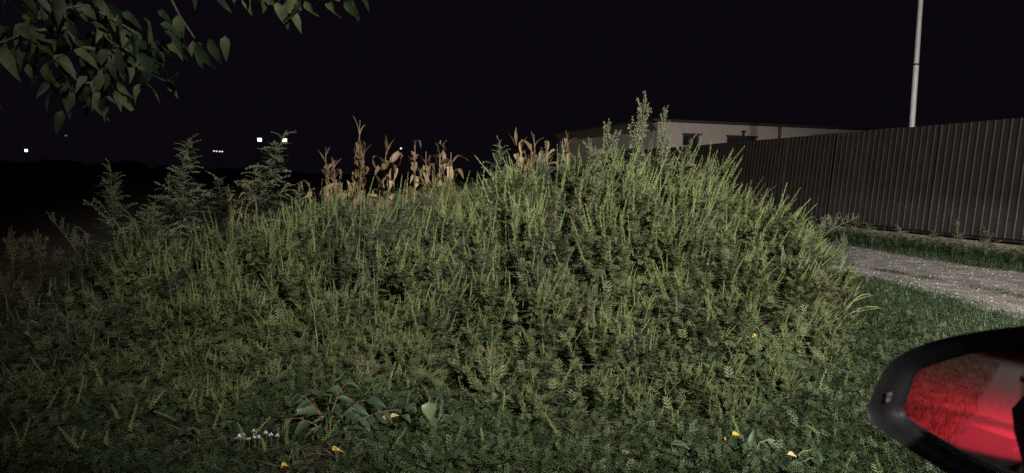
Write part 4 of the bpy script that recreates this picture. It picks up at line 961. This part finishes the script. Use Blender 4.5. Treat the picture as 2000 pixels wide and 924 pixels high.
for q4 in ([(1733, 767), (1744, 766), (1741, 775), (1731, 776)], [(1731, 777.5), (1740.5, 777), (1738, 785), (1730, 785)]):
    mk = MB(); mk.quads(np.array([on_bezel(*p) for p in q4]), [[0, 1, 2, 3]]); mk.build('warning_icon', M_mark, shell)
# mirror arm to the door
m_ = MB(); m_.tube(np.array([cen-nM*.05+CA*.0, (cen-nM*.05)*.5+car(.50, .40, .99)*.5, car(.50, .40, .98)]), [.035, .022, .03], 10, .5); m_.build('mirror_arm', M_plastic, shell, True)
# flank
def flank(a, z): return .43 + .085*(1-((z-.62)/.42)**2) - .18*np.clip((a-1.3)/.9, 0, 1)**2 - .16*np.clip((-2.3-a)/.7, 0, 1)**2
def panel(a0, a1, z0, z1, mat, name, parent, off=0.0, na=14, nz=9):
    A_, Z_ = np.meshgrid(np.linspace(a0, a1, na), np.linspace(z0, z1, nz)); L_ = flank(A_, Z_)+off; V = A_[..., None]*CA+L_[..., None]*CL; V[..., 2] = Z_
    V2 = V-CL*.03; V2[..., 2] = Z_; m_ = MB(); idx = np.arange(na*nz).reshape(nz, na); q = np.stack([idx[:-1, :-1], idx[:-1, 1:], idx[1:, 1:], idx[1:, :-1]], -1).reshape(-1, 4)
    m_.quads(V.reshape(-1, 3), q); m_.quads(V2.reshape(-1, 3), q[:, ::-1])
    rim = np.concatenate([idx[0], idx[1:, -1], idx[-1, -2::-1], idx[-2:0:-1, 0]]); n_ = len(rim)
    VV = np.concatenate([V.reshape(-1, 3)[rim], V2.reshape(-1, 3)[rim]]); m_.quads(VV, [[k, (k+1) % n_, n_+(k+1) % n_, n_+k] for k in range(n_)]); return m_.build(name, mat, parent, True)
panel(.95, 2.15, .30, .88, M_paint, 'front_wing', carO); fd = panel(-.36, .94, .30, .93, M_paint, 'front_door', carO); rdn = panel(-1.36, -.37, .30, .93, M_paint, 'rear_door', carO); panel(-2.95, -1.37, .30, .93, M_paint, 'rear_wing', carO); panel(-2.2, 1.6, .16, .295, M_plastic, 'sill', carO, -.015)
for dn, a_ in ((fd, -.20), (rdn, -1.18)):
    m_ = MB(); l_ = float(flank(a_, .86)); m_.tube(np.array([car(a_-.09, l_, .86), car(a_-.07, l_+.035, .865), car(a_+.06, l_+.035, .87), car(a_+.09, l_, .87)]), [.012, .014, .014, .012], 8, .5); m_.build('door_handle', M_chrome, dn, True)
m_ = MB(); v = [car(-.50, .40, .94), car(-1.45, .40, .94), car(-1.75, .38, .95), car(-1.35, .10, 1.34), car(-.52, .11, 1.38)]; v = np.array(v); m_.add(v, [[0, 1, 4], [1, 3, 4], [1, 2, 3]]); m_.build('rear_side_window', M_pane, carO)
for pl in ([car(-.43, .405, .94), car(-.46, .115, 1.39)], [car(-1.75, .39, .94), car(-1.36, .11, 1.36), car(-.46, .115, 1.41)]): m_ = MB(); m_.tube(np.array(pl), .035, 8, .5); m_.build('window_pillar', M_plastic, carO, True)
for a_ in (1.45, -1.95):
    w = MB(); w.tube(np.array([car(a_, .20, .33), car(a_, .24, .33), car(a_, .42, .33), car(a_, .455, .33)]), [.30, .33, .33, .30], 26, .5); wo = w.build('wheel', M_rubber, carO, True)
    w = MB(); w.tube(np.array([car(a_, .44, .33), car(a_, .462, .33)]), [.21, .19], 20, .5); w.build('rim', M_chrome, wo)
m_ = MB(); m_.tube(np.array([car(-2.955, .02, .84), car(-2.965, .16, .85), car(-2.94, .27, .86), car(-2.86, .33, .87)]), [.05, .06, .06, .04], 10, .5); tl = m_.build('tail_lamp', M_red, carO, True)
# headlamp: bulb under a flat hood that cuts the beam level
hp = car(2.17, .32, .62)
m_ = MB(); m_.box((-.16, -.16, .005), (.18, .20, .02), .5, np.stack([CA, CL, np.array([0, 0, 1.0])]), hp); m_.box((-.16, -.14, -.09), (-.12, .14, .004), .5, np.stack([CA, CL, np.array([0, 0, 1.0])]), hp); hl = m_.build('headlamp', M_plastic, carO)
m_ = MB(); m_.tube(np.array([hp-CA*.10, hp-CA*.07]), [.02, .03], 10, .5); m_.build('bulb', M_lampwhite, hl)
tag(carO, 'black car at the roadside whose door mirror shows red-lit ground', 'car')
def lamp_obj(name, kind, loc, energy, color, size, target=None, parent=None, **kw):
    ld_ = bpy.data.lights.new(name, kind); ld_.energy = energy; ld_.color = color
    if kind == 'AREA': ld_.shape = 'DISK'; ld_.size = size
    else: ld_.shadow_soft_size = size
    for k_, v_ in kw.items(): setattr(ld_, k_, v_)
    o = new_obj(name, ld_, parent); o.location = Vector(loc)
    if target is not None: o.rotation_euler = (Vector(target)-Vector(loc)).to_track_quat('-Z', 'Y').to_euler()
    return o
lamp_obj('headlamp_light', 'SPOT', hp+CA*.0, HEAD_POWER, (1, .95, .88), .004, hp+CA*3+CL*0.5+np.array([0, 0, -.2]), None, spot_size=radians(116), spot_blend=.4)
lamp_obj('tail_lamp_light', 'SPOT', car(-2.80, .50, .86), TAIL_POWER, (1, .03, .07), .04, car(-4.6, .9, -.4), None, spot_size=radians(166), spot_blend=.3)

m_ = MB(); m_.tube(np.array([car(-2.55, -.9, 1.30), car(-2.56, -.6, 1.31), car(-2.55, -.3, 1.30)]), [.018, .018, .018], 8, .5); m_.build('high_brake_lamp', M_red, carO)
m_ = MB(); m_.box((-2.53, -1.5, .95), (-2.40, .12, 1.34), .5, np.stack([CA, CL, np.array([0, 0, 1.0])])); m_.build('tailgate', M_paint, carO)
lamp_obj('brake_lamp_light', 'SPOT', car(-2.62, -.2, 1.30), BRAKE_POWER, (1, .03, .07), .05, car(-6, -.5, -.6), None, spot_size=radians(140), spot_blend=.7)

# weeds, verge and a fence along the road behind the car (seen in the mirror)
for i in range(26):
    a_, l_ = -3.6-i*.30+RS.normal(0, .15), 1.75+RS.uniform(0, 1.9)+.02*i; o = copy_tree(protos[i % 7]); p = car(a_, l_, 0); h = RS.uniform(.5, .85)
    o.location = p; o.scale = (h*.9, h*.9, h); o.rotation_quaternion = Quaternion((0, 0, 1), RS.uniform(0, 6.28)); tag(o, 'red-lit weed on the verge seen in the car mirror', 'weed', 'red-lit verge weeds seen in the mirror')
n = 9000; a_ = RS.uniform(-12, -1.5, n); l_ = 1.0+RS.rand(n)*2.2; q = CA*a_[:, None]+CL*l_[:, None]; m_ = MB(); m_.add(*blades(n, q[:, 0], q[:, 1], .03, .12, .9, .005)); tag(m_.build('roadside_grass', M_grass), 'short grass on the red-lit road verge in the mirror', kind='stuff')
rf = empty('roadside_fence', car(-15, -1.5, 0)); Mr = np.stack([CL, CA, np.array([0, 0, 1.0])])
for k in range(6): m_ = MB(); m_.box((-3+k*.72, 0, .15), (-3+k*.72+.70, .04, 1.9), .5, Mr); m_.build('panel', M_fascia, rf)
m_ = MB(); m_.box((1.36, -.05, 0), (1.5, .09, 2.4), .5, Mr); m_.build('post', M_pole, rf); m_ = MB(); m_.box((-3.1, -.08, 0), (1.6, -.002, .14), .5, Mr); m_.build('kerb', M_conc, rf)
tag(rf, 'brown panel fence with pale post across the road seen in the mirror', 'fence')

# ------------------------------------------------------------------ street lamp outside the picture that lights the place
def street_lamp(LP, foot, aim, power, label, cone=112):
    base = foot; sl = empty('street_lamp', tuple(base)); top = LP[2]
    m_ = MB(); m_.tube(np.array([(0, 0, 0), (0, 0, top*.6), (0, 0, top+.1)]), [.09, .07, .055], 12, .5); m_.build('post', M_pole, sl, True)
    h_ = LP-base; m_ = MB(); m_.tube(np.array([(0, 0, top), tuple(h_*[.5, .5, 0]+np.array([0, 0, top+.25])), tuple(h_+np.array([0, 0, .18]))]), .03, 8, .5); m_.build('arm', M_pole, sl, True)
    m_ = MB(); m_.box((h_[0]-.2, h_[1]-.2, h_[2]+.08), (h_[0]+.2, h_[1]+.2, h_[2]+.22)); m_.build('lamp_head', M_rail, sl)
    tag(sl, label, 'street lamp')
    lamp_obj('street_lamp_light', 'SPOT', LP, power, (1.0, .96, .85), .3, aim, None, spot_size=radians(cone), spot_blend=1.0)
street_lamp(np.array([5.5, -9.0, 7.5]), car(3.15, -10.8, 0), (3.7, 9.2, 1.0), LAMP_POWER, 'street lamp on a short arm at the far road edge ahead of the car', 56)
street_lamp(car(-10.5, -1.6, 6.0), car(-10.5, -5.6, 0), tuple(car(-8.5, 1.5, 0)), LAMP2_POWER, 'street lamp on a long arm over the road behind the car')


# ------------------------------------------------------------------ far woods at the end of the field
fw = MB(); rw = np.random.RandomState(8); a_ = np.linspace(0, 2*pi, 8)[:-1]
for i in range(260):
    th = rw.uniform(-1.0, 1.0); R_ = rw.uniform(210, 300); c0 = np.array([sin(th)*R_, cos(th)*R_, 0]); H_ = rw.uniform(1.0, 2.6)*(1+.5*sin(th*9)); W_ = rw.uniform(3, 8); rg = []
    for zz, kk in ((0, .7), (.35, 1.0), (.7, .8), (.92, .4)): rg.append(np.stack([c0[0]+np.cos(a_)*W_*kk*rw.uniform(.7, 1.2, 7), c0[1]+np.sin(a_)*W_*kk*rw.uniform(.7, 1.2, 7), np.full(7, H_*zz)+rw.normal(0, .2, 7)], -1))
    V = np.concatenate(rg+[c0[None]+np.array([[0, 0, H_]])]); q = [[r*7+k, r*7+(k+1) % 7, r*7+7+(k+1) % 7, r*7+7+k] for r in range(3) for k in range(7)]
    fw.quads(V, q); fw.add(V, [[21+k, 21+(k+1) % 7, 28] for k in range(7)])
tag(fw.build('far_woods', M_broad), 'dark far woods along the end of the field', kind='stuff')
